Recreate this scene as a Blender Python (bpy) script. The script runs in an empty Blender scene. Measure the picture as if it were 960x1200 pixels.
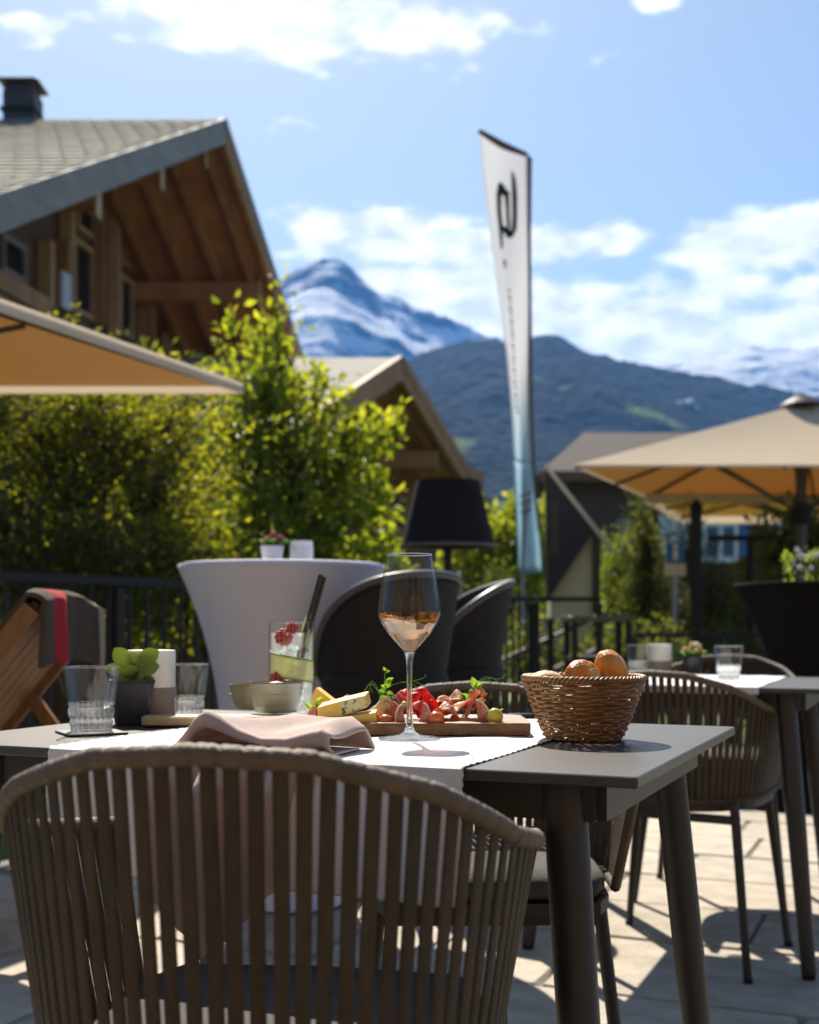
import bpy, bmesh, math, random
import numpy as np
from mathutils import Vector, Matrix, Euler, noise as mnoise

PI = math.pi
R = math.radians
rnd = random.Random(7)
scene = bpy.context.scene
COL = scene.collection

# ------------------------------------------------------------------ camera
F, CX, HY, HC = 1430.0, 480.0, 731.0, 0.906        # focal length (px), principal column, horizon row, eye height
cam_d = bpy.data.cameras.new('camera')
cam = bpy.data.objects.new('camera', cam_d)
COL.objects.link(cam)
cam.location = (0, 0, HC)
cam.rotation_euler = (PI / 2, 0, 0)
cam_d.sensor_fit = 'HORIZONTAL'
cam_d.sensor_width = 36
cam_d.lens = F / 960 * 36
cam_d.shift_y = (HY - 600) / 960
cam_d.clip_start = 0.05
cam_d.clip_end = 30000
cam_d.dof.use_dof = True
cam_d.dof.focus_distance = 1.62
cam_d.dof.aperture_fstop = 6.0
cam_d.dof.aperture_blades = 9
scene.camera = cam

# ------------------------------------------------------------------ sun, sky, exposure
SUN_EL, SUN_AZ = R(46), R(-11)                     # azimuth from +Y towards +X
sun_d = bpy.data.lights.new('sun', 'SUN')
sun_d.energy = 5.0
sun_d.angle = R(0.53)
sun_d.color = (1.0, 0.92, 0.79)
sun = bpy.data.objects.new('sun', sun_d)
COL.objects.link(sun)
sdir = Vector((math.sin(SUN_AZ) * math.cos(SUN_EL), math.cos(SUN_AZ) * math.cos(SUN_EL), math.sin(SUN_EL)))
sun.rotation_euler = (-sdir).to_track_quat('-Z', 'Y').to_euler()

world = bpy.data.worlds.new('World')
scene.world = world
world.use_nodes = True


def build_world():
    nt = world.node_tree
    nt.nodes.clear()
    N, L = nt.nodes, nt.links

    def m(op, a, b=None, c=None):
        n = N.new('ShaderNodeMath')
        n.operation = op
        for i, v in enumerate((a, b, c)):
            if v is None:
                continue
            if isinstance(v, (int, float)):
                n.inputs[i].default_value = v
            else:
                L.new(v, n.inputs[i])
        return n.outputs[0]
    out = N.new('ShaderNodeOutputWorld')
    bg = N.new('ShaderNodeBackground')
    sky = N.new('ShaderNodeTexSky')
    sky.sky_type = 'NISHITA'
    sky.sun_disc = False
    sky.sun_elevation = SUN_EL
    sky.sun_rotation = SUN_AZ
    sky.altitude = 1000
    sky.air_density = 1.0
    sky.dust_density = 1.2
    sky.ozone_density = 0.6
    tc = N.new('ShaderNodeTexCoord')
    sep = N.new('ShaderNodeSeparateXYZ')
    L.new(tc.outputs['Generated'], sep.inputs[0])
    x, y, z = sep.outputs
    az = m('ARCTAN2', x, y)
    hyp = m('SQRT', m('ADD', m('MULTIPLY', x, x), m('MULTIPLY', y, y)))
    t = m('DIVIDE', z, m('MAXIMUM', hyp, 0.05))
    comb = N.new('ShaderNodeCombineXYZ')
    L.new(m('MULTIPLY', az, 5.0), comb.inputs[0])
    L.new(m('MULTIPLY', t, 9.5), comb.inputs[1])
    comb.inputs[2].default_value = 3.7
    noise = N.new('ShaderNodeTexNoise')
    noise.inputs['Scale'].default_value = 1.5
    noise.inputs['Detail'].default_value = 9
    noise.inputs['Roughness'].default_value = 0.58
    noise.inputs['Distortion'].default_value = 0.25
    L.new(comb.outputs[0], noise.inputs['Vector'])
    fine = N.new('ShaderNodeTexNoise')
    fine.inputs['Scale'].default_value = 6.0
    fine.inputs['Detail'].default_value = 6
    L.new(comb.outputs[0], fine.inputs['Vector'])
    # cumulus banks: px column, px row, half width px, half height px, amount
    banks = [(340, 22, 240, 44, .58), (330, 52, 90, 24, .45), (30, 30, 50, 26, .46), (770, 4, 30, 14, .40),
             (430, 262, 150, 26, .46), (560, 290, 250, 28, .48), (470, 222, 60, 12, .22),
             (880, 285, 110, 42, .50), (700, 365, 280, 44, .60), (520, 345, 150, 40, .56), (900, 395, 260, 52, .62),
             (1500, 60, 300, 60, .4), (1700, 330, 400, 50, .45), (-500, 300, 380, 50, .45), (-700, 40, 250, 60, .4),
             (2300, 300, 420, 60, .45), (-1300, 300, 400, 60, .45)]
    bias = None
    for (px, py, wx, wy, amp) in banks:
        a0 = math.atan2(px - CX, F)
        t0 = (HY - py) / math.hypot(F, px - CX)
        wa, wt = wx / F, wy / F
        dx = m('MULTIPLY', m('SUBTRACT', az, a0), 1 / wa)
        dt = m('MULTIPLY', m('SUBTRACT', t, t0), 1 / wt)
        r2 = m('ADD', m('MULTIPLY', dx, dx), m('MULTIPLY', dt, dt))
        g = m('MULTIPLY', m('EXPONENT', m('MULTIPLY', r2, -0.9)), amp)
        bias = g if bias is None else m('MAXIMUM', bias, g)
    dens = m('ADD', m('ADD', noise.outputs['Fac'], bias), m('MULTIPLY', m('SUBTRACT', fine.outputs['Fac'], .5), .42))
    ramp = N.new('ShaderNodeMapRange')
    ramp.interpolation_type = 'SMOOTHSTEP'
    ramp.inputs['From Min'].default_value = 0.66
    ramp.inputs['From Max'].default_value = 0.88
    L.new(dens, ramp.inputs['Value'])
    # thick cloud cores turn faintly grey
    shade = N.new('ShaderNodeMapRange')
    shade.inputs['From Min'].default_value = 0.35
    shade.inputs['From Max'].default_value = 0.65
    L.new(fine.outputs['Fac'], shade.inputs['Value'])
    cmix = N.new('ShaderNodeMix')
    cmix.data_type = 'RGBA'
    cmix.inputs[6].default_value = (6.6, 6.9, 7.2, 1)
    cmix.inputs[7].default_value = (10.6, 10.4, 10.0, 1)
    L.new(shade.outputs[0], cmix.inputs[0])
    mix = N.new('ShaderNodeMix')
    mix.data_type = 'RGBA'
    L.new(m('MULTIPLY', ramp.outputs[0], .96), mix.inputs[0])
    tint = N.new('ShaderNodeVectorMath')
    tint.operation = 'MULTIPLY'
    tint.inputs[1].default_value = (1.06, 1.03, .90)
    L.new(sky.outputs[0], tint.inputs[0])
    L.new(tint.outputs[0], mix.inputs[6])
    L.new(cmix.outputs[2], mix.inputs[7])
    L.new(mix.outputs[2], bg.inputs['Color'])
    bg.inputs['Strength'].default_value = 0.072
    L.new(bg.outputs[0], out.inputs['Surface'])


build_world()
vs = scene.view_settings
vs.view_transform = 'Standard'
vs.look = 'None'
vs.gamma = 1
vs.use_curve_mapping = False
vs.exposure = 1.15
scene.render.engine = 'CYCLES'
cy = scene.cycles
cy.use_denoising = True
try:
    cy.denoiser = 'OPENIMAGEDENOISE'
except Exception:
    pass
cy.max_bounces = 14
cy.transparent_max_bounces = 24
cy.transmission_bounces = 14
cy.sample_clamp_indirect = 6
cy.caustics_refractive = True
cy.caustics_reflective = False
cy.volume_bounces = 1

# ------------------------------------------------------------------ helpers


def P(x, y, Y):
    """photo pixel and a chosen distance -> point in the place (metres)"""
    return Vector(((x - CX) / F * Y, Y, HC - (y - HY) / F * Y))


TABLE_Z = 0.74


def T(x, y):
    """point on the table plane"""
    Y = F * (HC - TABLE_Z) / (y - HY)
    return Vector(((x - CX) / F * Y, Y, TABLE_Z))


def lerp(a, b, t):
    return a + (b - a) * t


def interp(x, xs, ys):
    return float(np.interp(x, xs, ys))


class MB:
    def __init__(s):
        s.v, s.f = [], []

    def add(s, vs_, fs):
        o = len(s.v)
        s.v += [tuple(v) for v in vs_]
        s.f += [tuple(i + o for i in f) for f in fs]
        return s

    def box(s, c, d, M=None, bev=0.0):
        """centre, full dims, optional matrix; bev chamfers the vertical-most edges"""
        hx, hy, hz = d[0] / 2, d[1] / 2, d[2] / 2
        if bev <= 0:
            vs_ = [Vector((c[0] + sx * hx, c[1] + sy * hy, c[2] + sz * hz)) for sz in (-1, 1) for sy in (-1, 1) for sx in (-1, 1)]
            fs = [(0, 2, 3, 1), (4, 5, 7, 6), (0, 1, 5, 4), (2, 6, 7, 3), (0, 4, 6, 2), (1, 3, 7, 5)]
        else:
            b = min(bev, hx * .9, hy * .9, hz * .9)
            ring = lambda ix, iy, z: [(c[0] + a * (hx - ix), c[1] + e * (hy - iy), z) for a, e in ((-1, -1), (1, -1), (1, 1), (-1, 1))]

            def oct_(ins, z):
                X, Y = hx - ins, hy - ins
                k = b
                return [(c[0] - X + k, c[1] - Y, z), (c[0] + X - k, c[1] - Y, z), (c[0] + X, c[1] - Y + k, z), (c[0] + X, c[1] + Y - k, z),
                        (c[0] + X - k, c[1] + Y, z), (c[0] - X + k, c[1] + Y, z), (c[0] - X, c[1] + Y - k, z), (c[0] - X, c[1] - Y + k, z)]
            rings = [oct_(b, c[2] - hz), oct_(0, c[2] - hz + b), oct_(0, c[2] + hz - b), oct_(b, c[2] + hz)]
            vs_ = [Vector(p) for r in rings for p in r]
            fs = [tuple(reversed(range(8))), tuple(range(24, 32))]
            for k in range(3):
                for i in range(8):
                    j = (i + 1) % 8
                    fs.append((k * 8 + i, k * 8 + j, k * 8 + 8 + j, k * 8 + 8 + i))
        if M is not None:
            vs_ = [M @ v for v in vs_]
        return s.add(vs_, fs)

    def bar(s, a, b, w, h, up=Vector((0, 0, 1))):
        """rectangular bar from a to b"""
        a, b = Vector(a), Vector(b)
        d = (b - a).normalized()
        sx = d.cross(up)
        if sx.length < 1e-5:
            sx = Vector((1, 0, 0))
        sx.normalize()
        uz = sx.cross(d)
        vs_ = [p + sx * (i * w / 2) + uz * (j * h / 2) for p in (a, b) for i, j in ((-1, -1), (1, -1), (1, 1), (-1, 1))]
        fs = [(3, 2, 1, 0), (4, 5, 6, 7)] + [(i, (i + 1) % 4, 4 + (i + 1) % 4, 4 + i) for i in range(4)]
        return s.add(vs_, fs)

    def tube(s, pts, rad, n=8, cap=True, flat=1.0):
        """tube along points; rad a number or list"""
        pts = [Vector(p) for p in pts]
        m_ = len(pts)
        rr = rad if isinstance(rad, (list, tuple)) else [rad] * m_
        vs_, fs = [], []
        prev = None
        for i, p in enumerate(pts):
            d = (pts[min(i + 1, m_ - 1)] - pts[max(i - 1, 0)])
            d.normalize()
            if prev is None:
                ref = Vector((0, 0, 1)) if abs(d.z) < .9 else Vector((1, 0, 0))
                nx = d.cross(ref).normalized()
            else:
                nx = (prev - d * prev.dot(d))
                nx.normalize()
            prev = nx
            ny = d.cross(nx)
            for k in range(n):
                a = 2 * PI * k / n
                vs_.append(p + (nx * math.cos(a) + ny * math.sin(a) * flat) * rr[i])
        for i in range(m_ - 1):
            for k in range(n):
                k2 = (k + 1) % n
                fs.append((i * n + k, i * n + k2, (i + 1) * n + k2, (i + 1) * n + k))
        if cap:
            fs.append(tuple(reversed(range(n))))
            fs.append(tuple(range((m_ - 1) * n, m_ * n)))
        return s.add(vs_, fs)

    def lathe(s, prof, n=32, c=(0, 0, 0), mod=None, sx=1.0, sy=1.0, cap=(True, True)):
        vs_, fs = [], []
        for (r, z) in prof:
            for k in range(n):
                a = 2 * PI * k / n
                q = r * (mod(a, z) if mod else 1)
                vs_.append((c[0] + q * math.cos(a) * sx, c[1] + q * math.sin(a) * sy, c[2] + z))
        m_ = len(prof)
        for i in range(m_ - 1):
            for k in range(n):
                k2 = (k + 1) % n
                fs.append((i * n + k, i * n + k2, (i + 1) * n + k2, (i + 1) * n + k))
        if cap[0]:
            fs.append(tuple(reversed(range(n))))
        if cap[1]:
            fs.append(tuple(range((m_ - 1) * n, m_ * n)))
        return s.add(vs_, fs)

    def prism(s, poly, ext):
        """polygon (3d pts) extruded along ext"""
        n = len(poly)
        e = Vector(ext)
        vs_ = [Vector(p) for p in poly] + [Vector(p) + e for p in poly]
        fs = [tuple(reversed(range(n))), tuple(range(n, 2 * n))] + [(i, (i + 1) % n, n + (i + 1) % n, n + i) for i in range(n)]
        return s.add(vs_, fs)

    def grid(s, fn, nu, nv):
        vs_ = [fn(i / nu, j / nv) for j in range(nv + 1) for i in range(nu + 1)]
        fs = [(j * (nu + 1) + i, j * (nu + 1) + i + 1, (j + 1) * (nu + 1) + i + 1, (j + 1) * (nu + 1) + i) for j in range(nv) for i in range(nu)]
        return s.add(vs_, fs)

    def ball(s, c, r, n=16, m_=10, M=None):
        vs_, fs = [], []
        rx, ry, rz = r if isinstance(r, (tuple, list)) else (r, r, r)
        for i in range(1, m_):
            th = PI * i / m_
            for k in range(n):
                a = 2 * PI * k / n
                vs_.append(Vector((rx * math.sin(th) * math.cos(a), ry * math.sin(th) * math.sin(a), rz * math.cos(th))))
        vs_ += [Vector((0, 0, rz)), Vector((0, 0, -rz))]
        for i in range(m_ - 2):
            for k in range(n):
                k2 = (k + 1) % n
                fs.append((i * n + k, (i + 1) * n + k, (i + 1) * n + k2, i * n + k2))
        top, bot = len(vs_) - 2, len(vs_) - 1
        for k in range(n):
            k2 = (k + 1) % n
            fs.append((top, k, k2))
            fs.append((bot, (m_ - 2) * n + k2, (m_ - 2) * n + k))
        if M is not None:
            vs_ = [M @ v for v in vs_]
        return s.add([Vector(c) + v for v in vs_], fs)

    def mesh(s, name, mat, smooth=None, fix=True):
        me = bpy.data.meshes.new(name)
        me.from_pydata(s.v, [], s.f)
        if mat:
            me.materials.append(mat)
        if fix:
            bm = bmesh.new()
            bm.from_mesh(me)
            bmesh.ops.recalc_face_normals(bm, faces=bm.faces)
            bm.to_mesh(me)
            bm.free()
        if smooth is not None:
            me.polygons.foreach_set('use_smooth', [True] * len(me.polygons))
            me.set_sharp_from_angle(angle=R(smooth))
        me.update()
        return me

    def obj(s, name, mat, parent=None, smooth=None, world=False, fix=True):
        o = bpy.data.objects.new(name, s.mesh(name, mat, smooth, fix))
        COL.objects.link(o)
        if parent is not None:
            o.parent = parent
            if world:
                o.location = -wloc(parent)
        return o


def wloc(o):
    p = o.location.copy()
    while o.parent is not None:
        o = o.parent
        p = p + o.location
    return p


def tag(o, label=None, cat=None, group=None, kind=None):
    if label:
        o['label'] = label
    if cat:
        o['category'] = cat
    if group:
        o['group'] = group
    if kind:
        o['kind'] = kind
    return o


def thing(name, label, cat, loc=(0, 0, 0), rotz=0.0, group=None):
    o = bpy.data.objects.new(name, None)
    o.empty_display_size = .1
    COL.objects.link(o)
    o.location = loc
    o.rotation_euler = (0, 0, rotz)
    return tag(o, label, cat, group)


def dup(o, parent=None):
    c = o.copy()
    COL.objects.link(c)
    if parent is not None:
        c.parent = parent
    for ch in list(o.children):
        dup(ch, c)
    return c


def link(name, me, parent=None, loc=None, rot=None, scale=None):
    o = bpy.data.objects.new(name, me)
    COL.objects.link(o)
    if parent is not None:
        o.parent = parent
    if loc is not None:
        o.location = loc
    if rot is not None:
        o.rotation_euler = rot
    if scale is not None:
        o.scale = scale
    return o


# ------------------------------------------------------------------ materials
def mat(name, col, rough=.6, var=None, scale=8.0, metal=0.0, bump=0.0, bscale=None, spec=.5, detail=6, stretch=None,
        trans=0.0, ior=1.45, sheen=0.0, transl=0.0, tcol=None, coat=0.0, var_lo=.35, var_hi=.65, sss=0.0, objvar=0.0):
    m = bpy.data.materials.new(name)
    m.use_nodes = True
    nt = m.node_tree
    N, L = nt.nodes, nt.links
    b = N['Principled BSDF']
    b.inputs['Base Color'].default_value = (*col, 1)
    b.inputs['Roughness'].default_value = rough
    b.inputs['Metallic'].default_value = metal
    b.inputs['Specular IOR Level'].default_value = spec
    b.inputs['IOR'].default_value = ior
    b.inputs['Transmission Weight'].default_value = trans
    b.inputs['Coat Weight'].default_value = coat
    b.inputs['Coat Roughness'].default_value = .15
    if sheen:
        b.inputs['Sheen Weight'].default_value = sheen
    if sss:
        b.inputs['Subsurface Weight'].default_value = sss
        b.inputs['Subsurface Radius'].default_value = (.01, .006, .003)
    vec = None
    if var is not None or bump:
        tc = N.new('ShaderNodeTexCoord')
        mp = N.new('ShaderNodeMapping')
        L.new(tc.outputs['Object'], mp.inputs[0])
        if stretch:
            mp.inputs['Scale'].default_value = stretch
        vec = mp.outputs[0]
    colsock = None
    if var is not None:
        nz = N.new('ShaderNodeTexNoise')
        nz.inputs['Scale'].default_value = scale
        nz.inputs['Detail'].default_value = detail
        nz.inputs['Roughness'].default_value = .6
        L.new(vec, nz.inputs['Vector'])
        mr = N.new('ShaderNodeMapRange')
        mr.inputs['From Min'].default_value = var_lo
        mr.inputs['From Max'].default_value = var_hi
        L.new(nz.outputs['Fac'], mr.inputs['Value'])
        mx = N.new('ShaderNodeMix')
        mx.data_type = 'RGBA'
        mx.inputs[6].default_value = (*col, 1)
        mx.inputs[7].default_value = (*var, 1)
        L.new(mr.outputs[0], mx.inputs[0])
        colsock = mx.outputs[2]
    if objvar:
        oi = N.new('ShaderNodeObjectInfo')
        mr2 = N.new('ShaderNodeMapRange')
        mr2.inputs['To Min'].default_value = 1 - objvar
        mr2.inputs['To Max'].default_value = 1 + objvar
        L.new(oi.outputs['Random'], mr2.inputs['Value'])
        vm = N.new('ShaderNodeVectorMath')
        vm.operation = 'SCALE'
        if colsock is not None:
            L.new(colsock, vm.inputs[0])
        else:
            vm.inputs[0].default_value = col
        L.new(mr2.outputs[0], vm.inputs['Scale'])
        colsock = vm.outputs[0]
    if colsock is not None:
        L.new(colsock, b.inputs['Base Color'])
    if bump:
        nb = N.new('ShaderNodeTexNoise')
        nb.inputs['Scale'].default_value = bscale or scale * 4
        nb.inputs['Detail'].default_value = 4
        L.new(vec, nb.inputs['Vector'])
        bp = N.new('ShaderNodeBump')
        bp.inputs['Strength'].default_value = min(1, bump)
        bp.inputs['Distance'].default_value = .01
        L.new(nb.outputs['Fac'], bp.inputs['Height'])
        L.new(bp.outputs[0], b.inputs['Normal'])
    if transl:
        tr = N.new('ShaderNodeBsdfTranslucent')
        tr.inputs[0].default_value = (*(tcol or col), 1)
        if colsock is not None and tcol is None:
            L.new(colsock, tr.inputs[0])
        ms = N.new('ShaderNodeMixShader')
        ms.inputs[0].default_value = transl
        L.new(b.outputs[0], ms.inputs[1])
        L.new(tr.outputs[0], ms.inputs[2])
        L.new(ms.outputs[0], N['Material Output'].inputs['Surface'])
    return m


def thin_glass(name, tint=(1, 1, 1), ior=1.5, base=.03):
    m = bpy.data.materials.new(name)
    m.use_nodes = True
    nt = m.node_tree
    N, L = nt.nodes, nt.links
    N.remove(N['Principled BSDF'])
    tr = N.new('ShaderNodeBsdfTransparent')
    tr.inputs[0].default_value = (*tint, 1)
    gl = N.new('ShaderNodeBsdfGlossy')
    gl.inputs['Roughness'].default_value = .015
    lw = N.new('ShaderNodeLayerWeight')
    lw.inputs['Blend'].default_value = .5
    pw = N.new('ShaderNodeMath')
    pw.operation = 'POWER'
    pw.inputs[1].default_value = 4.0
    L.new(lw.outputs['Facing'], pw.inputs[0])
    ad = N.new('ShaderNodeMath')
    ad.operation = 'MULTIPLY_ADD'
    ad.use_clamp = True
    ad.inputs[1].default_value = .75
    ad.inputs[2].default_value = base
    L.new(pw.outputs[0], ad.inputs[0])
    ms = N.new('ShaderNodeMixShader')
    L.new(ad.outputs[0], ms.inputs[0])
    L.new(tr.outputs[0], ms.inputs[1])
    L.new(gl.outputs[0], ms.inputs[2])
    L.new(ms.outputs[0], N['Material Output'].inputs['Surface'])
    return m


def solid_glass(name, tint=(1, 1, 1), ior=1.5, clear=.0, rough=0.0):
    m = bpy.data.materials.new(name)
    m.use_nodes = True
    nt = m.node_tree
    N, L = nt.nodes, nt.links
    N.remove(N['Principled BSDF'])
    g = N.new('ShaderNodeBsdfGlass')
    g.inputs['Color'].default_value = (*tint, 1)
    g.inputs['IOR'].default_value = ior
    g.inputs['Roughness'].default_value = rough
    o = g.outputs[0]
    if clear:
        tr = N.new('ShaderNodeBsdfTransparent')
        tr.inputs[0].default_value = (*tint, 1)
        ms = N.new('ShaderNodeMixShader')
        ms.inputs[0].default_value = clear
        L.new(o, ms.inputs[1])
        L.new(tr.outputs[0], ms.inputs[2])
        o = ms.outputs[0]
    L.new(o, N['Material Output'].inputs['Surface'])
    return m


def leaf_mat(name, col, tcol, var=.35, transl=.5):
    m = bpy.data.materials.new(name)
    m.use_nodes = True
    nt = m.node_tree
    N, L = nt.nodes, nt.links
    b = N['Principled BSDF']
    b.inputs['Roughness'].default_value = .5
    b.inputs['Specular IOR Level'].default_value = .35
    gi = N.new('ShaderNodeNewGeometry')

    def jitter(c):
        hs = N.new('ShaderNodeHueSaturation')
        hs.inputs['Color'].default_value = (*c, 1)
        mr = N.new('ShaderNodeMapRange')
        mr.inputs['To Min'].default_value = 1 - var
        mr.inputs['To Max'].default_value = 1 + var
        L.new(gi.outputs['Random Per Island'], mr.inputs['Value'])
        L.new(mr.outputs[0], hs.inputs['Value'])
        mh = N.new('ShaderNodeMapRange')
        mh.inputs['To Min'].default_value = .525
        mh.inputs['To Max'].default_value = .475
        L.new(gi.outputs['Random Per Island'], mh.inputs['Value'])
        L.new(mh.outputs[0], hs.inputs['Hue'])
        return hs.outputs[0]
    L.new(jitter(col), b.inputs['Base Color'])
    tr = N.new('ShaderNodeBsdfTranslucent')
    L.new(jitter(tcol), tr.inputs[0])
    ms = N.new('ShaderNodeMixShader')
    ms.inputs[0].default_value = transl
    L.new(b.outputs[0], ms.inputs[1])
    L.new(tr.outputs[0], ms.inputs[2])
    L.new(ms.outputs[0], N['Material Output'].inputs['Surface'])
    return m


M = {}
M['strap'] = mat('strap', (.078, .054, .030), .6, (.056, .038, .021), 70, bump=.6, bscale=420, spec=.35, objvar=.12, stretch=(1, 1, .35))
M['rim'] = mat('rim', (.16, .118, .078), .6, (.115, .083, .054), 40, bump=.3, bscale=300, spec=.35)
M['chair_metal'] = mat('chair_metal', (.022, .018, .015), .5, (.018, .015, .012), 20, spec=.5)
M['cushion'] = mat('cushion', (.095, .088, .08), .95, (.075, .07, .064), 30, bump=.4, bscale=500)
M['table_top'] = mat('table_top', (.068, .061, .056), .36, (.053, .048, .044), 14, bump=.06, bscale=260, spec=.5)
M['table_metal'] = mat('table_metal', (.034, .026, .020), .45, (.027, .021, .016), 12, bump=.06, bscale=300, spec=.5)
M['runner'] = mat('runner', (.80, .79, .77), .9, (.76, .75, .73), 90, bump=.35, bscale=900)
M['napkin'] = mat('napkin', (.62, .48, .43), .92, (.58, .45, .40), 50, bump=.35, bscale=800, transl=.14, tcol=(.62, .45, .38))
M['board'] = mat('board', (.23, .115, .045), .5, (.12, .055, .02), 6, bump=.3, bscale=30, stretch=(2, 14, 14))
M['board_light'] = mat('board_light', (.52, .37, .21), .6, (.42, .28, .14), 8, bump=.2, bscale=40, stretch=(2, 14, 14))
M['ceramic'] = mat('ceramic', (.40, .39, .30), .32, (.30, .30, .23), 10, bump=.12, bscale=14, stretch=(1, 1, 16), coat=.4)
M['ceramic_dark'] = mat('ceramic_dark', (.38, .34, .20), .32, (.30, .27, .16), 10, bump=.12, bscale=14, stretch=(1, 1, 16), coat=.4)
M['ceramic_rim'] = mat('ceramic_rim', (.14, .09, .05), .4)
M['dip'] = mat('dip', (.78, .72, .58), .5, bump=.3, bscale=90)
M['pot'] = mat('pot', (.022, .022, .025), .3, (.03, .03, .034), 20, spec=.5, bump=.05, bscale=60)
M['soil'] = mat('soil', (.03, .02, .013), .95, bump=1, bscale=200)
M['wax'] = mat('wax', (.80, .78, .70), .45, (.76, .73, .64), 12, sss=.25)
M['stone_holder'] = mat('stone_holder', (.32, .28, .22), .6, (.22, .18, .14), 18, bump=.3, bscale=50, stretch=(1, 1, .25))
M['glass_thin'] = thin_glass('glass_thin', (.985, .99, .985))
M['glass_cut'] = solid_glass('glass_cut', (.985, .99, .985), 1.48, .38)
M['wine'] = solid_glass('wine', (.98, .72, .50), 1.34, .12)
M['stem_glass'] = solid_glass('stem_glass', (.97, .98, .98), 1.48, .25)
M['drink'] = thin_glass('drink', (.95, .975, .95), 1.33, .0)
def cloudy(name):
    m = bpy.data.materials.new(name)
    m.use_nodes = True
    N, L = m.node_tree.nodes, m.node_tree.links
    N.remove(N['Principled BSDF'])
    tr, tl_, ms = N.new('ShaderNodeBsdfTransparent'), N.new('ShaderNodeBsdfTranslucent'), N.new('ShaderNodeMixShader')
    tl_.inputs[0].default_value = (.86, .90, .86, 1)
    ms.inputs[0].default_value = .2
    L.new(tr.outputs[0], ms.inputs[1])
    L.new(tl_.outputs[0], ms.inputs[2])
    L.new(ms.outputs[0], N['Material Output'].inputs['Surface'])
    return m


M['cloudy'] = cloudy('cloudy')
M['ice'] = solid_glass('ice', (.98, 1, 1), 1.28, .35, .12)
M['straw'] = mat('straw', (.018, .015, .013), .28, spec=.6)
M['cucumber'] = mat('cucumber', (.68, .68, .42), .4, (.76, .75, .52), 20, transl=.5, tcol=(.70, .70, .38), stretch=(1, 1, 8))
M['cucumber_skin'] = mat('cucumber_skin', (.10, .22, .03), .4)
M['berry'] = mat('berry', (.60, .05, .06), .45, (.72, .16, .16), 120, bump=.6, bscale=300, transl=.2, tcol=(.8, .12, .1))
M['cheese'] = mat('cheese', (.80, .54, .11), .5, (.76, .48, .08), 25, bump=.15, bscale=120, sss=.15)
M['cheese_rind'] = mat('cheese_rind', (.66, .60, .32), .7, (.10, .12, .04), 120, bump=.4, bscale=160, var_lo=.52, var_hi=.60)
M['brie'] = mat('brie', (.76, .70, .56), .7, (.7, .6, .42), 50, bump=.5, bscale=120)
M['ham'] = mat('ham', (.66, .22, .10), .4, (.78, .46, .26), 26, bump=.3, bscale=80, transl=.4, tcol=(.95, .33, .12), stretch=(1, 4, 1))
M['ham_pale'] = mat('ham_pale', (.78, .56, .38), .45, (.70, .30, .15), 22, bump=.3, bscale=80, transl=.4, tcol=(.95, .5, .24), stretch=(1, 4, 1))
M['fig_flesh'] = mat('fig_flesh', (.60, .11, .075), .4, (.74, .40, .27), 90, bump=.7, bscale=220)
M['fig_skin'] = mat('fig_skin', (.035, .012, .022), .4, (.07, .035, .03), 40)
M['fig_pith'] = mat('fig_pith', (.76, .60, .42), .5)
M['tomato'] = mat('tomato', (.66, .11, .025), .22, (.70, .20, .03), 12, coat=.5, transl=.15, tcol=(.9, .15, .03))
M['petal'] = mat('petal', (.62, .03, .02), .5, (.5, .02, .02), 60, transl=.45, tcol=(.95, .06, .02))
M['petal_orange'] = mat('petal_orange', (.70, .14, .02), .5, (.6, .05, .02), 60, transl=.45, tcol=(.98, .2, .03))
M['physalis'] = mat('physalis', (.60, .52, .05), .25, (.66, .60, .10), 12, coat=.4, transl=.2, tcol=(.8, .7, .05))
M['chard'] = mat('chard', (.30, .02, .04), .45, transl=.3, tcol=(.6, .03, .05))
M['onion'] = mat('onion', (.34, .13, .14), .4, (.55, .34, .32), 60, transl=.3, tcol=(.6, .2, .2))
M['sprout'] = mat('sprout', (.13, .25, .03), .5, (.10, .2, .02), 60, transl=.45, tcol=(.35, .55, .04))
M['sprout_dark'] = mat('sprout_dark', (.05, .11, .02), .5, transl=.35, tcol=(.2, .4, .04))
M['wicker'] = mat('wicker', (.31, .155, .05), .45, (.2, .09, .028), 35, bump=.2, bscale=200, objvar=.12)
M['wicker_dark'] = mat('wicker_dark', (.22, .115, .042), .55, (.15, .075, .028), 35)
M['crust'] = mat('crust', (.52, .18, .022), .34, (.74, .38, .08), 26, bump=.5, bscale=90, spec=.35)
M['crust_dark'] = mat('crust_dark', (.46, .13, .015), .32, (.72, .33, .06), 30, bump=.6, bscale=80, spec=.4)
M['crust_pale'] = mat('crust_pale', (.50, .28, .14), .7, (.58, .38, .22), 14, bump=.3, bscale=50)
M['crumb'] = mat('crumb', (.66, .47, .24), .8, bump=.6, bscale=200)
M['succulent'] = mat('succulent', (.22, .30, .06), .4, (.30, .36, .08), 30, transl=.4, tcol=(.5, .58, .08))
M['white_cover'] = mat('white_cover', (.66, .66, .75), .75, (.63, .63, .72), 3, bump=.08, bscale=500)
M['black_cover'] = mat('black_cover', (.007, .006, .006), .9, (.009, .007, .007), 4, spec=.08)
M['stool_shell'] = mat('stool_shell', (.016, .013, .011), .6, (.021, .017, .015), 30, bump=.2, bscale=250, spec=.25)
M['stool_edge'] = mat('stool_edge', (.07, .068, .066), .38, (.06, .058, .056), 30, spec=.6)
M['lamp_shade'] = mat('lamp_shade', (.013, .012, .013), .85, (.018, .016, .016), 60, spec=.15, bump=.2, bscale=300, stretch=(8, 8, .4))
M['iron'] = mat('iron', (.010, .009, .008), .55, (.014, .012, .011), 20, spec=.3)
M['steel'] = mat('steel', (.30, .30, .31), .35, metal=.7)
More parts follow.
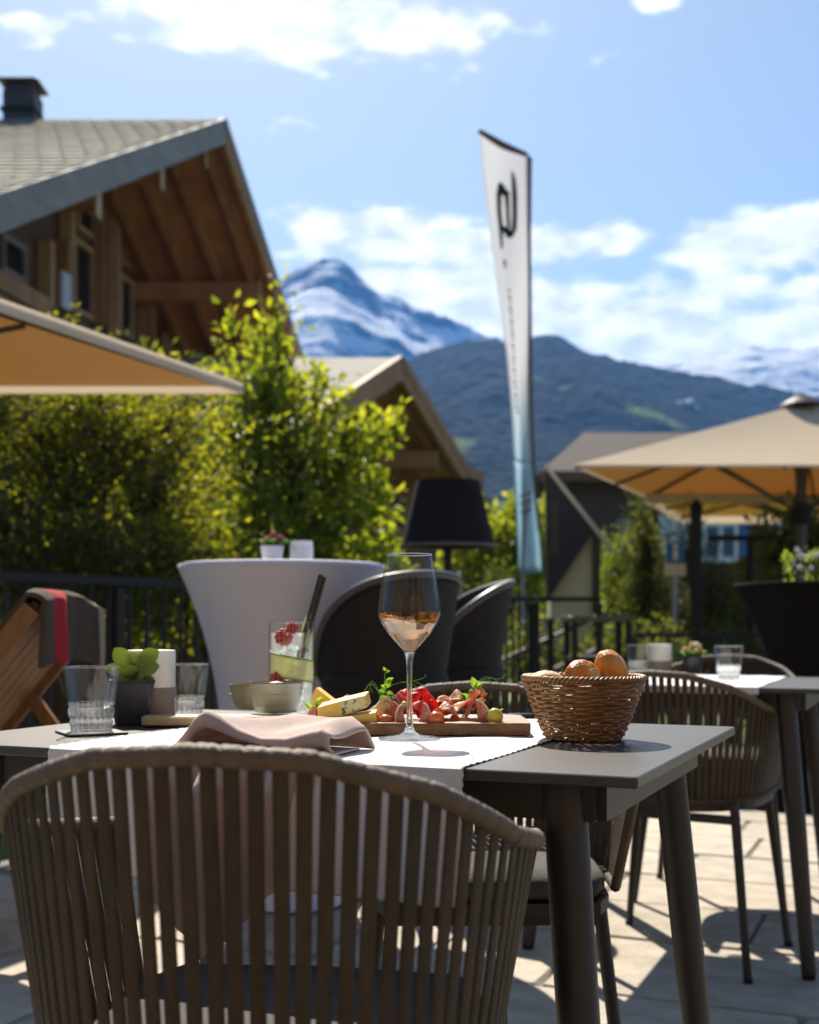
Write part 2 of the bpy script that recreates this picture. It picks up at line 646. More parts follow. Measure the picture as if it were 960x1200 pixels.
M['wood_lounger'] = mat('wood_lounger', (.27, .12, .038), .5, (.19, .078, .024), 5, bump=.2, bscale=30, stretch=(14, 14, 1.4))
M['blanket'] = mat('blanket', (.085, .062, .038), .95, (.065, .047, .03), 60, bump=.5, bscale=500)
M['blanket_red'] = mat('blanket_red', (.46, .012, .022), .95, (.38, .01, .02), 60, bump=.5, bscale=500)
M['blanket_edge'] = mat('blanket_edge', (.38, .31, .21), .95, bump=.5, bscale=500)
M['slab'] = mat('slab', (.45, .39, .31), .8, (.31, .265, .205), 5, bump=.5, bscale=45, objvar=.14)
M['mortar'] = mat('mortar', (.17, .155, .135), .95, bump=.4, bscale=60)
M['canvas'] = mat('canvas', (.74, .61, .42), .85, (.71, .58, .39), 5, bump=.1, bscale=300, transl=.30, tcol=(.66, .38, .06))
M['canvas_hem'] = mat('canvas_hem', (.80, .74, .65), .85, transl=.55, tcol=(.85, .78, .68))
M['umbrella_metal'] = mat('umbrella_metal', (.09, .08, .07), .45, metal=.3)
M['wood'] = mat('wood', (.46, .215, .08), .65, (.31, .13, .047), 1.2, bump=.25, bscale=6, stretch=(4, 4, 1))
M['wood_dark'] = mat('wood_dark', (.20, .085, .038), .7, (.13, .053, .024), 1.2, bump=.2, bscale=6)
M['soffit'] = mat('soffit', (.50, .215, .068), .65, (.35, .14, .044), 1.6, bump=.2, bscale=6)
M['wood_light'] = mat('wood_light', (.60, .35, .18), .6, (.46, .25, .115), 2, bump=.2, bscale=6)
M['fascia'] = mat('fascia', (.31, .26, .235), .7, (.23, .19, .17), 1.6, bump=.2, bscale=10, stretch=(1, 1, 4))
M['shingle'] = mat('shingle', (.33, .285, .215), .85, (.26, .225, .165), 2.5, bump=.4, bscale=25, objvar=.2)
M['roof_brown'] = mat('roof_brown', (.05, .033, .024), .95, (.035, .023, .016), 2, bump=.4, bscale=8)
M['roof_grey'] = mat('roof_grey', (.36, .33, .28), .85, (.28, .25, .21), 1.5, bump=.4, bscale=8)
M['window_glass'] = mat('window_glass', (.012, .014, .016), .08, spec=.8)
M['white_paint'] = mat('white_paint', (.74, .72, .68), .55)
M['blue_paint'] = mat('blue_paint', (.03, .16, .40), .45)
M['chimney'] = mat('chimney', (.035, .028, .026), .6, (.05, .04, .036), 3)
M['grass'] = mat('grass', (.10, .15, .03), .9, (.06, .10, .02), .4, bump=.5, bscale=4)
M['bark'] = mat('bark', (.085, .06, .04), .9, (.05, .035, .025), 8, bump=.8, bscale=30)
M['flag'] = mat('flag', (.80, .80, .82), .7, (.71, .71, .735), 2, transl=.7, tcol=(.88, .89, .92))
M['flag_blue'] = mat('flag_blue', (.68, .80, .87), .7, transl=.6, tcol=(.68, .84, .92))
M['flag_trim'] = mat('flag_trim', (.09, .08, .08), .7)
M['ink'] = mat('ink', (.015, .018, .022), .7)
M['ink_red'] = mat('ink_red', (.62, .04, .06), .7)
M['pylon'] = mat('pylon', (.68, .61, .46), .7, (.62, .55, .41), 3, bump=.1, bscale=40)
M['pylon_dark'] = mat('pylon_dark', (.02, .019, .021), .5)
M['pylon_brown'] = mat('pylon_brown', (.075, .045, .028), .6)
M['frost'] = mat('frost', (.70, .71, .76), .35, transl=.3, tcol=(.75, .76, .8))
M['pink_flower'] = mat('pink_flower', (.45, .18, .17), .7, (.30, .10, .10), 80, transl=.3, tcol=(.5, .2, .18))
M['yellow_flower'] = mat('yellow_flower', (.72, .50, .10), .7, (.66, .56, .34), 80, transl=.3, tcol=(.8, .55, .1))
M['white_flower'] = mat('white_flower', (.75, .75, .70), .7, transl=.3)
M['rock'] = mat('rock', (.42, .34, .27), .9, (.3, .24, .19), .05)

M['leaf_a'] = leaf_mat('leaf_a', (.10, .14, .018), (.46, .52, .025), .5)
M['leaf_b'] = leaf_mat('leaf_b', (.11, .13, .016), (.46, .47, .02), .5)
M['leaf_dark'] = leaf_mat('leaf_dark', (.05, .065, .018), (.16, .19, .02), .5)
M['leaf_con'] = leaf_mat('leaf_con', (.075, .095, .018), (.20, .23, .025), .4)
M['leaf_r'] = leaf_mat('leaf_r', (.085, .12, .03), (.30, .40, .035), .4)

GROUND_Z = -0.9
U = Vector((.3939, .9192, 0))      # direction from the near edge of the tables to the far edge
V = Vector((-.9192, .3939, 0))     # along the near edge, to the left
UROT = math.atan2(-U.x, U.y)       # rotation about z that turns +y into U

exec_parts = []

# ================================================================== SETTING
# ground sheet to the horizon
mb = MB()
mb.grid(lambda a, b: (lerp(-9000, 9000, a), lerp(-9000, 9000, b), GROUND_Z), 40, 40)
tag(mb.obj('ground', M['grass']), 'grassy valley floor below the terrace', 'ground', kind='structure')

# terrace: mortar bed with stone slabs
TP = [Vector((-12, -5.0, 0)), Vector((12, -5.0, 0)), Vector((12, 9.3, 0)), Vector((1.0, 9.3, 0)), Vector((-2.2, 3.6, 0)), Vector((-12, 1.0, 0))]
mb = MB()
mb.prism([p + Vector((0, 0, GROUND_Z - .1)) for p in TP], (0, 0, -GROUND_Z + .1 - .012))
terrace = tag(mb.obj('terrace_floor', M['mortar']), 'pale stone slab terrace under the tables', 'terrace', kind='structure')


def in_terrace(p):
    c = False
    for i in range(len(TP)):
        a, b = TP[i], TP[i - 1]
        if (a.y > p.y) != (b.y > p.y) and p.x < (b.x - a.x) * (p.y - a.y) / (b.y - a.y) + a.x:
            c = not c
    return c


slab_meshes = []
for k in range(4):
    mb = MB()
    mb.box((0, 0, -.02), (1, 1, .04), bev=.012)
    jit = [(rnd.uniform(-.004, .004), rnd.uniform(-.006, .006)) for _ in mb.v]
    mb.v = [(x + a, y + b, z) for (x, y, z), (a, b) in zip(mb.v, jit)]
    slab_meshes.append(mb.mesh('paving_slab', M['slab']))
n_slab = 0
row = 0
sdist = -1.0
while sdist < 11:
    w = rnd.choice((.40, .46, .54))
    td = -6.0 + rnd.uniform(0, .5)
    while td < 6.5:
        ln = rnd.uniform(.48, .92)
        c = U * (sdist + w / 2) - V * (td + ln / 2)
        vis = c.y > 1.7 and c.y < 9.0 and abs(c.x) < .42 * c.y + .9
        if vis and in_terrace(c):
            o = link('paving_slab', slab_meshes[rnd.randrange(4)], terrace, (c.x, c.y, rnd.uniform(-.003, .002)), (0, 0, UROT),
                     (ln - .011, w - .011, 1))
            n_slab += 1
        td += ln
    sdist += w
print('slabs', n_slab)


# ---- mountains -------------------------------------------------------------
def vnoise(x, y, seed):
    rs = np.random.RandomState(seed)
    tab = rs.rand(256, 256)
    xi, yi = np.floor(x).astype(int), np.floor(y).astype(int)
    fx, fy = x - xi, y - yi
    fx, fy = fx * fx * (3 - 2 * fx), fy * fy * (3 - 2 * fy)
    g = lambda a, b: tab[a % 256, b % 256]
    return (g(xi, yi) * (1 - fx) + g(xi + 1, yi) * fx) * (1 - fy) + (g(xi, yi + 1) * (1 - fx) + g(xi + 1, yi + 1) * fx) * fy


def fbm(x, y, seed, octv=6, ridged=False):
    a, s, t = 0, 1.0, 0
    for o in range(octv):
        n = vnoise(x * 2 ** o, y * 2 ** o, seed + o)
        if ridged:
            n = 1 - np.abs(2 * n - 1)
        a = a + n * s
        t += s
        s *= .5
    return a / t


def mountain(name, label, D, sky_pts, mat_, near=.35, power=1.0, amp=.05, freq=10, ridged=False, seed=3, nx=260, ny=90, jag=0.0):
    """a ridge whose crest stands D metres away; sky_pts: (column, row) of its crest"""
    xs, ys = zip(*sky_pts)
    px = np.linspace(xs[0], xs[-1], nx)
    sk = np.interp(px, xs, ys)
    X = (px - CX) / F * D
    H = (HY - sk) / F * D
    tt = np.concatenate([np.linspace(0, 1, ny), np.linspace(1.06, 1.5, 12)])
    XX, TT = np.meshgrid(X, tt)
    HH = np.tile(H, (len(tt), 1))
    prof = np.where(TT <= 1, TT ** power, 1 - (TT - 1) * 1.2)
    n = fbm(XX / D * freq + 7.3, TT * freq * .6 + 2.1, seed, 6, ridged) - .5
    side = np.clip(np.minimum(TT, 1) * ((1.16 if ridged else 1.02) - np.minimum(TT, 1)) * 4, 0, 1)
    Z = HH * prof + n * amp * D * side
    if jag:
        Z = Z + (fbm(XX / D * 140, TT * 60, seed + 20, 3) - .5) * jag * D * np.clip(TT, 0, 1)
    Z = np.where(TT < .02, GROUND_Z - 3, Z)
    YY = D * (near + (1 - near) * TT) + (fbm(XX / D * 4, XX * 0 + 1.5, seed + 9, 3) - .5) * D * .25 * (TT < 1) * (1 - TT)
    verts = np.stack([XX, YY, Z], -1).reshape(-1, 3)
    mb = MB()
    mb.v = [tuple(v) for v in verts.tolist()]
    W = nx
    mb.f = [(j * W + i, j * W + i + 1, (j + 1) * W + i + 1, (j + 1) * W + i) for j in range(len(tt) - 1) for i in range(W - 1)]
    return tag(mb.obj(name, mat_, smooth=70), label, 'mountain', kind='structure')


def ramp_mat(name, fn):
    m = bpy.data.materials.new(name)
    m.use_nodes = True
    fn(m.node_tree, m.node_tree.nodes['Principled BSDF'])
    return m


def snow_nodes(nt, b):
    N, L = nt.nodes, nt.links
    g = N.new('ShaderNodeNewGeometry')
    tc = N.new('ShaderNodeTexCoord')
    n1 = N.new('ShaderNodeTexNoise')
    n1.inputs['Scale'].default_value = .022
    n1.inputs['Detail'].default_value = 10
    n1.inputs['Roughness'].default_value = .68
    L.new(tc.outputs['Object'], n1.inputs['Vector'])
    sep = N.new('ShaderNodeSeparateXYZ')
    L.new(g.outputs['Normal'], sep.inputs[0])
    sp = N.new('ShaderNodeSeparateXYZ')
    L.new(g.outputs['Position'], sp.inputs[0])
    # steep rock stays bare, shelves hold snow
    hb = N.new('ShaderNodeMapRange')                 # the summit pyramid is bare, the fields below keep their snow
    hb.inputs['From Min'].default_value = 440
    hb.inputs['From Max'].default_value = 530
    hb.inputs['To Min'].default_value = .12
    hb.inputs['To Max'].default_value = -.06
    L.new(sp.outputs[2], hb.inputs['Value'])
    ha = N.new('ShaderNodeMath')
    ha.operation = 'ADD'
    L.new(n1.outputs['Fac'], ha.inputs[0])
    L.new(hb.outputs[0], ha.inputs[1])
    a = N.new('ShaderNodeMath')
    a.operation = 'MULTIPLY_ADD'
    L.new(sep.outputs[2], a.inputs[0])
    a.inputs[1].default_value = .9
    L.new(ha.outputs[0], a.inputs[2])
    mr = N.new('ShaderNodeMapRange')
    mr.inputs['From Min'].default_value = 1.10
    mr.inputs['From Max'].default_value = 1.20
    L.new(a.outputs[0], mr.inputs['Value'])
    mx = N.new('ShaderNodeMix')
    mx.data_type = 'RGBA'
    mx.inputs[6].default_value = (.06, .065, .08, 1)
    mx.inputs[7].default_value = (.86, .88, .92, 1)
    L.new(mr.outputs[0], mx.inputs[0])
    L.new(mx.outputs[2], b.inputs['Base Color'])
    bp = N.new('ShaderNodeBump')
    bp.inputs['Strength'].default_value = 1.0
    bp.inputs['Distance'].default_value = 32
    L.new(n1.outputs['Fac'], bp.inputs['Height'])
    L.new(bp.outputs[0], b.inputs['Normal'])
    b.inputs['Roughness'].default_value = .85


def forest_nodes(nt, b):
    N, L = nt.nodes, nt.links
    tc = N.new('ShaderNodeTexCoord')
    g = N.new('ShaderNodeNewGeometry')
    n1 = N.new('ShaderNodeTexNoise')
    n1.inputs['Scale'].default_value = .07
    n1.inputs['Detail'].default_value = 6
    L.new(tc.outputs['Object'], n1.inputs['Vector'])
    n2 = N.new('ShaderNodeTexNoise')
    n2.inputs['Scale'].default_value = .010
    n2.inputs['Detail'].default_value = 5
    L.new(tc.outputs['Object'], n2.inputs['Vector'])
    mx = N.new('ShaderNodeMix')
    mx.data_type = 'RGBA'
    mx.inputs[6].default_value = (.004, .008, .008, 1)
    mx.inputs[7].default_value = (.009, .015, .012, 1)
    L.new(n1.outputs['Fac'], mx.inputs[0])
    # alpine meadows lower down
    sp = N.new('ShaderNodeSeparateXYZ')
    L.new(g.outputs['Position'], sp.inputs[0])
    h = N.new('ShaderNodeMapRange')
    h.inputs['From Min'].default_value = 20
    h.inputs['From Max'].default_value = 230
    h.inputs['To Min'].default_value = .12
    h.inputs['To Max'].default_value = -.10
    L.new(sp.outputs[2], h.inputs['Value'])
    ad = N.new('ShaderNodeMath')
    ad.operation = 'ADD'
    L.new(n2.outputs['Fac'], ad.inputs[0])
    L.new(h.outputs[0], ad.inputs[1])
    mr = N.new('ShaderNodeMapRange')
    mr.inputs['From Min'].default_value = .63
    mr.inputs['From Max'].default_value = .67
    L.new(ad.outputs[0], mr.inputs['Value'])
    m2 = N.new('ShaderNodeMix')
    m2.data_type = 'RGBA'
    L.new(mr.outputs[0], m2.inputs[0])
    L.new(mx.outputs[2], m2.inputs[6])
    m2.inputs[7].default_value = (.10, .135, .03, 1)
    L.new(m2.outputs[2], b.inputs['Base Color'])
    n3 = N.new('ShaderNodeTexNoise')
    n3.inputs['Scale'].default_value = .09
    n3.inputs['Detail'].default_value = 5
    L.new(tc.outputs['Object'], n3.inputs['Vector'])
    bp = N.new('ShaderNodeBump')
    bp.inputs['Strength'].default_value = 1.0
    bp.inputs['Distance'].default_value = 18
    L.new(n3.outputs['Fac'], bp.inputs['Height'])
    L.new(bp.outputs[0], b.inputs['Normal'])
    b.inputs['Roughness'].default_value = 1.0
    b.inputs['Specular IOR Level'].default_value = 0.05


M['snow'] = ramp_mat('snow', snow_nodes)
M['forest'] = ramp_mat('forest', forest_nodes)

mountain('snow_mountain', 'snowy rocky peak rising behind the chalets', 1900,
         [(-1500, 470), (-700, 430), (-300, 400), (0, 380), (200, 372), (290, 345), (325, 332), (350, 318), (368, 308), (382, 305), (398, 304), (412, 316),
          (425, 324), (445, 341), (470, 348), (485, 362), (520, 374), (560, 394), (620, 412), (700, 428), (760, 430), (830, 420), (880, 412), (930, 414),
          (1000, 405), (1200, 420), (1700, 440), (2400, 500)], M['snow'], near=.6, power=1.1, amp=.022, freq=9, ridged=True, seed=5, nx=520, ny=150, jag=.005)
mountain('forest_mountain', 'dark wooded mountain slope with small meadows', 1100,
         [(-1800, 640), (-900, 600), (-300, 560), (100, 520), (350, 470), (430, 440), (480, 420), (520, 404), (552, 394), (580, 396), (605, 402), (628, 390),
          (648, 391), (672, 405), (700, 417), (760, 428), (830, 441), (900, 452), (950, 462), (1050, 470), (1300, 455), (1700, 500), (2600, 560)],
         M['forest'], near=.25, power=1.25, amp=.035, freq=12, seed=11, nx=520, ny=150, jag=.008)

# pale rock outcrop on the wooded slope
c = P(797, 486, 880)
mb = MB()
for dx, dz, r in ((-5, 2, 7), (2, 5, 6), (7, -2, 7), (-1, -4, 8)):
    mb.ball((c.x + dx, c.y - 8, c.z + dz), (r, r * 1.6, r * .8), 9, 6)
mb.v = [(x + rnd.uniform(-2, 2), y, z + rnd.uniform(-1.6, 1.6)) for x, y, z in mb.v]
tag(mb.obj('rock_outcrop', M['rock']), 'pale bare rock outcrop on the dark wooded mountainside', 'rock')


# ---- chalets -------------------------------------------------------------
def chalet(name, label, apex, g, m, front, back, ridge_len, overhang, thick, mats, posts=(), purlins=(), rafters=0.0, shingles=False,
           tile=(.30, .36), gable_wall=True):
    """gabled timber house; apex: verge end of the ridge, ridge runs to -x, g: horizontal direction of the rear verge, m: fall per metre"""
    root = thing(name, label, 'house', (apex.x - 3, apex.y, GROUND_Z))
    d = Vector((-1, 0, 0))
    g = Vector((g[0], g[1], 0))
    dn = Vector((0, 0, -m))

    def on_roof(q, s):                              # q metres along the ridge, s metres down (front negative)
        return apex + d * q + g * s + dn * abs(s)
    roof = None
    for sgn, ln in ((-1, front), (1, back)):
        a, b_, c_, e = on_roof(0, 0), on_roof(ridge_len, 0), on_roof(ridge_len, sgn * ln), on_roof(0, sgn * ln)
        mb = MB()
        mb.prism([a, b_, c_, e], (0, 0, -thick * .35))
        r_ = mb.obj('roof', mats['roof'], root, world=True)
        if sgn < 0:
            roof = r_
        mb = MB()
        lo = Vector((0, 0, -thick * .35 - .004))
        mb.prism([a + lo + d * .06, b_ + lo, c_ + lo, e + lo + d * .06], (0, 0, -.05))
        mb.obj('soffit', mats['soffit'], root, world=True)
        # verge board
        mb = MB()
        off = Vector((.03, 0, 0))
        mb.prism([a + off + Vector((0, 0, .03)), e + off + Vector((0, 0, .03)), e + off + Vector((0, 0, -thick)), a + off + Vector((0, 0, -thick))], d * .09)
        mb.obj('verge_board', mats['verge'] if sgn < 0 else mats['verge_back'], root, world=True)
        if sgn > 0:
            mb = MB()
            off = Vector((.05, 0, 0))
            mb.prism([a + off + Vector((0, 0, .05)), e + off + Vector((0, 0, .05)), e + off + Vector((0, 0, -thick * .42)), a + off + Vector((0, 0, -thick * .42))], d * .018)
            mb.obj('verge_cap', mats['verge'], root, world=True)
        if rafters:
            k = 0
            q = .35
            while q < overhang + 2.4:
                mb = MB()
                zz = Vector((0, 0, -thick * .35 - .14))
                mb.bar(on_roof(q, sgn * .15) + zz, on_roof(q, sgn * (ln - .1)) + zz, .12, .17)
                mb.obj('rafter', mats['rafter'], root, world=True)
                q += rafters
    for s in purlins:
        mb = MB()
        p0 = on_roof(.22 if s else .30, s) + Vector((0, 0, -thick * .35 - .36))
        mb.bar(p0, p0 + d * (overhang + 1.5), .22, .34)
        pu = mb.obj('purlin', mats['soffit'], root, world=True)
        mb = MB()
        mb.box((p0.x + .012, p0.y, p0.z - .02), (.03, .24, .52))
        mb.obj('purlin_end', mats['trim'], pu, world=True)
    # gable wall under the roof
    if gable_wall:
        fw, bw = front - .9, back - .9
        w0 = lambda s, z=None: Vector((on_roof(overhang, s).x, on_roof(overhang, s).y, on_roof(overhang, s).z - thick * .35 - .07 if z is None else z))
        poly = [w0(-fw, GROUND_Z), w0(bw, GROUND_Z), w0(bw), w0(0), w0(-fw)]
        mb = MB()
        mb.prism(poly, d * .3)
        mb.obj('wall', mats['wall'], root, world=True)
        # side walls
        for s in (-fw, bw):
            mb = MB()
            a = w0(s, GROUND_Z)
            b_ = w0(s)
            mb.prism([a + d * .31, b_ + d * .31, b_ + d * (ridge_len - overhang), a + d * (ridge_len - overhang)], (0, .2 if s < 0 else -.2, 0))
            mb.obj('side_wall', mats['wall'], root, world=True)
    root_info = dict(on_roof=on_roof, d=d, g=g, root=root, roof=roof, overhang=overhang, apex=apex)
    if shingles:
        tw, tl = tile
        e2 = (-g * 1 + dn).normalized()
        nrm = d.cross(e2)
        if nrm.z < 0:
            nrm = -nrm
        mb = MB()
        a = Vector((0, 0, 0))
        w, l = d * (tw * .93), e2 * (tl * 1.18)
        th = nrm * .014
        lift = nrm * .028
        vs_ = [a, a + w, a + w + l + lift, a + l + lift]
        # snipped lower corners like old fibre shingles
        lo = [a + l * .72 + lift * .72, a + l + lift + w * .3, a + l + lift + w * .7, a + w + l * .72 + lift * .72]
        top = [a, a + w] + [lo[3], lo[2], lo[1], lo[0]]
        mb.prism(top, th)
        me = mb.mesh('shingle', M['shingle'])
        cnt = 0
        j = 0
        slope = (g + dn).length
        while j * tl < front * slope - .3 and cnt < 300:
            q = 0.02 - (tw / 2 if j % 2 else 0)
            while q < ridge_len and cnt < 300:
                p = apex + d * max(q, .0) + e2 * (j * tl) + nrm * .012
                px = CX + F * p.x / p.y
                if px > -30:
                    link('shingle', me, roof, p - wloc(roof))
                    cnt += 1
                else:
                    break
                q += tw
            j += 1
        print('shingles', cnt)
    return root_info


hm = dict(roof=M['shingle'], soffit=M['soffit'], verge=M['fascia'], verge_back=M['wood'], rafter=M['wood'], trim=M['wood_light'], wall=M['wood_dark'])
A1 = P(262, 141, 20)
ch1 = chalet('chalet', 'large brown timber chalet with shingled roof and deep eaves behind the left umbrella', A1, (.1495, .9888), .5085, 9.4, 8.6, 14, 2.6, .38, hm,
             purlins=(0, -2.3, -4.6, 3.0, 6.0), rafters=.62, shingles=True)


def wall_rect(ch, x0, x1, y0, y1, out=0.0):
    """rectangle on the gable wall seen between photo columns/rows -> four corners"""
    a, d, g = ch['apex'], ch['d'], ch['g']
    w = a + d * (ch['overhang'] - out)

    def sol(px):
        k = (px - CX) / F
        return (k * w.y - w.x) / (g.x - k * g.y)
    s0, s1 = sol(x0), sol(x1)
    pm = w + g * ((s0 + s1) / 2)
    z = lambda py: HC + (HY - py) / F * pm.y
    q = lambda s, zz: Vector(((w + g * s).x, (w + g * s).y, zz))
    return q(s0, z(y1)), q(s1, z(y1)), q(s1, z(y0)), q(s0, z(y0))


def window(ch, x0, x1, y0, y1, fr=.09, frame=None, mullion=True):
    c = wall_rect(ch, x0, x1, y0, y1, .02)
    nrm = Vector((1, 0, 0))
    root = ch['root']
    fo = MB()
    hor = (c[1] - c[0]).normalized()
    for a, b_ in ((c[0], c[1]), (c[3], c[2])):
        fo.bar(a - hor * fr / 2, b_ + hor * fr / 2, .10, fr)
    for a, b_ in ((c[0], c[3]), (c[1], c[2])):
        fo.bar(a + Vector((0, 0, fr / 2)), b_ - Vector((0, 0, fr / 2)), fr, .099, up=nrm)
    f_ = fo.obj('window', frame or M['wood_light'], root, world=True)
    g_ = MB()
    g_.prism([p - nrm * .015 for p in c], nrm * .01)
    g_.obj('pane', M['window_glass'], f_, world=True)
    return f_


def post(ch, x, y0, y1, w=.18, mat_=None, out=.12, nm='post'):
    c = wall_rect(ch, x - .5, x + .5, y0, y1, out)
    mb = MB()
    a, b_ = (c[0] + c[1]) / 2, (c[2] + c[3]) / 2
    mb.bar(a, b_, w, w, up=Vector((1, 0, 0)))
    return mb.obj(nm, mat_ or M['wood_light'], ch['root'], world=True)


window(ch1, 2, 27, 284, 322, .08, M['fascia'])
window(ch1, 90, 108, 243, 272)
window(ch1, 86, 107, 288, 368)
window(ch1, 144, 156, 262, 312)
window(ch1, 140, 154, 328, 392)
window(ch1, 196, 216, 370, 415)
for x, y0, y1, w, k in ((54, 283, 360, .22, 'wood_light'), (70, 285, 365, .38, 'wood'), (79, 243, 365, .2, 'wood_light'), (116, 245, 380, .2, 'wood'),
                        (134, 243, 395, .2, 'wood_light'), (172, 300, 410, .3, 'wood'), (196, 335, 420, .2, 'wood_light'), (250, 330, 420, .25, 'wood')):
    post(ch1, x, y0, y1, w, M[k])
c = wall_rect(ch1, 70, 80, 320, 362, .75)
mb = MB()
ctr = (c[0] + c[2]) / 2
mb.prism([p for p in c], (.05, 0, 0))
tag(mb.obj('wall_lamp', M['frost']), 'small pale lantern fixed to the chalet gable wall', 'lantern')
c0, c1 = wall_rect(ch1, -120, 215, 352, 400, .9)[:2]
for k, zz in enumerate((0, .33, .66)):
    mb = MB()
    a = wall_rect(ch1, -150, 60, 345, 372, .9)
    mb.bar(a[0] + Vector((0, 0, zz)), a[1] + Vector((0, 0, zz)), .05, .26, up=Vector((0, 0, 1)))
    mb.obj('balcony_board', M['wood'], ch1['root'], world=True)

# chimney on the ridge
cp = P(27, 143, 20.3)
ch = thing('chimney', 'dark capped chimney on the shingled chalet ridge', 'chimney', (cp.x, cp.y, cp.z - .5))
mb = MB()
mb.box((0, 0, .45), (.52, .52, 1.0), bev=.02)
mb.obj('stack', M['chimney'], ch)
mb = MB()
mb.box((0, 0, .82), (.40, .40, .14))
mb.obj('neck', M['iron'], ch)
mb = MB()
mb.box((0, 0, 1.0), (.46, .46, .14), bev=.02)
mb.box((0, 0, 1.09), (.68, .66, .05), bev=.02)
mb.obj('cap', M['chimney'], ch)
mb = MB()
mb.box((0, 0, .62), (.60, .60, .06), bev=.01)
mb.obj('collar', M['iron'], ch)

hm2 = dict(hm, roof=M['roof_grey'], verge=M['wood'])
A2 = P(470, 419, 23)
ch2 = chalet('chalet', 'smaller timber chalet gable half hidden behind the bright green tree', A2, (.393, .92), .467, 5.0, 6.4, 9, 1.5, .42, hm2,
             purlins=(0, 2.4, 4.8), rafters=.55)
window(ch2, 497, 512, 545, 590)
for x, y0, y1, w, k in ((478, 470, 620, .2, 'wood'), (512, 500, 640, .2, 'wood_light')):
    post(ch2, x, y0, y1, w, M[k])
for k in range(9):
    a = wall_rect(ch2, 420, 566, 575, 600, .06)
    zz = Vector((0, 0, -.3 * k + 1.2))
    mb = MB()
    mb.bar(a[0] + zz, a[1] + zz, .03, .27)
    mb.obj('wall_board', M['wood_dark'] if k % 3 else M['soffit'], ch2['root'], world=True)

# dark house on the right
hy = 30.0
hr = thing('house', 'dark wooden house with brown roof and blue shutters behind the right umbrella', 'house', (7, hy, GROUND_Z))
xl, xr = P(664, 0, hy).x, 14.5
ez = P(0, 556, hy).z
mb = MB()
mb.box(((xl + xr) / 2, hy + 4, (ez + GROUND_Z) / 2), (xr - xl, 8, ez - GROUND_Z + .3))
mb.obj('wall', mat('house_wood', (.11, .06, .04), .75, (.075, .04, .026), 1.2), hr, world=True)
rz = P(0, 507, hy + 4).z
mb = MB()
e0 = .7
mb.add([(xl - e0, hy - e0, ez), (xr + e0, hy - e0, ez), (xr + e0, hy + 8 + e0, ez), (xl - e0, hy + 8 + e0, ez), (xl + 1.0, hy + 4, rz), (xr - 1, hy + 4, rz)],
       [(0, 1, 5, 4), (1, 2, 5), (2, 3, 4, 5), (3, 0, 4), (3, 2, 1, 0)])
rf = mb.obj('roof', M['roof_brown'], hr, world=True)
mb = MB()
mb.box(((xl + xr) / 2, hy - e0 + .05, ez - .12), (xr - xl + 1.4, .1, .24))
mb.obj('eave_board', M['wood_dark'], rf, world=True)
for x0, x1, y0, y1, op in ((772, 806, 606, 645, 1), (822, 866, 614, 656, 1), (722, 738, 612, 640, 0), (900, 930, 612, 656, 1)):
    p0, p1 = P(x0, y1, hy - .06), P(x1, y0, hy - .06)
    mb = MB()
    w_ = .14
    mb.bar((p0.x, p0.y, p0.z), (p1.x, p0.y, p0.z), .08, w_)
    mb.bar((p0.x, p0.y, p1.z), (p1.x, p0.y, p1.z), .08, w_)
    for xx in (p0.x + w_ / 2, p1.x - w_ / 2, (p0.x + p1.x) / 2):
        mb.bar((xx, p0.y - .004, p0.z), (xx, p0.y - .004, p1.z), w_ * .8, .08, up=Vector((0, 1, 0)))
    wf = mb.obj('window', M['white_paint'] if op else M['fascia'], hr, world=True)
    mb = MB()
    mb.box(((p0.x + p1.x) / 2, p0.y + .03, (p0.z + p1.z) / 2), (p1.x - p0.x, .03, p1.z - p0.z))
    mb.obj('pane', M['window_glass'] if x0 != 772 else M['frost'], wf, world=True)
for x0, x1, y0, y1 in ((811, 820, 604, 650), (868, 877, 606, 652)):
    p0, p1 = P(x0, y1, hy - .08), P(x1, y0, hy - .08)
    mb = MB()
    mb.box(((p0.x + p1.x) / 2, p0.y, (p0.z + p1.z) / 2), (p1.x - p0.x, .05, p1.z - p0.z))
    mb.obj('shutter', M['blue_paint'], hr, world=True)


# unseen timber facade added behind the camera for warmer, darker fill light
ht = thing('unseen_facade', 'unseen brown timber facade added behind the camera for warm fill light', 'unseen_facade', (0, -5, 0))
mb = MB()
mb.box((0, -6.5, 4.2), (26, 3, 8.4))
mb.obj('wall', mat('unseen_facade_wood', (.20, .15, .105), .8, (.15, .11, .075), .6), ht, world=True)
mb = MB()
mb.prism([(-14, -4.2, 7.9), (-14, -8.4, 10.2), (-14, -8.4, 9.9), (-14, -4.2, 7.6)], (28, 0, 0))
mb.obj('roof', M['roof_brown'], ht, world=True)
for fl in range(3):
    for k in range(7):
        x = -10.5 + 3.5 * k
        mb = MB()
        z0, z1 = 2.7 * fl + .6, 2.7 * fl + 2.2
        mb.box((x, -4.97, (z0 + z1) / 2), (1.5, .06, z1 - z0))
        w_ = mb.obj('window', M['wood_light'], ht, world=True)
        mb = MB()
        mb.box((x, -4.935, (z0 + z1) / 2), (1.3, .02, z1 - z0 - .2))
        mb.obj('pane', M['window_glass'], w_, world=True)


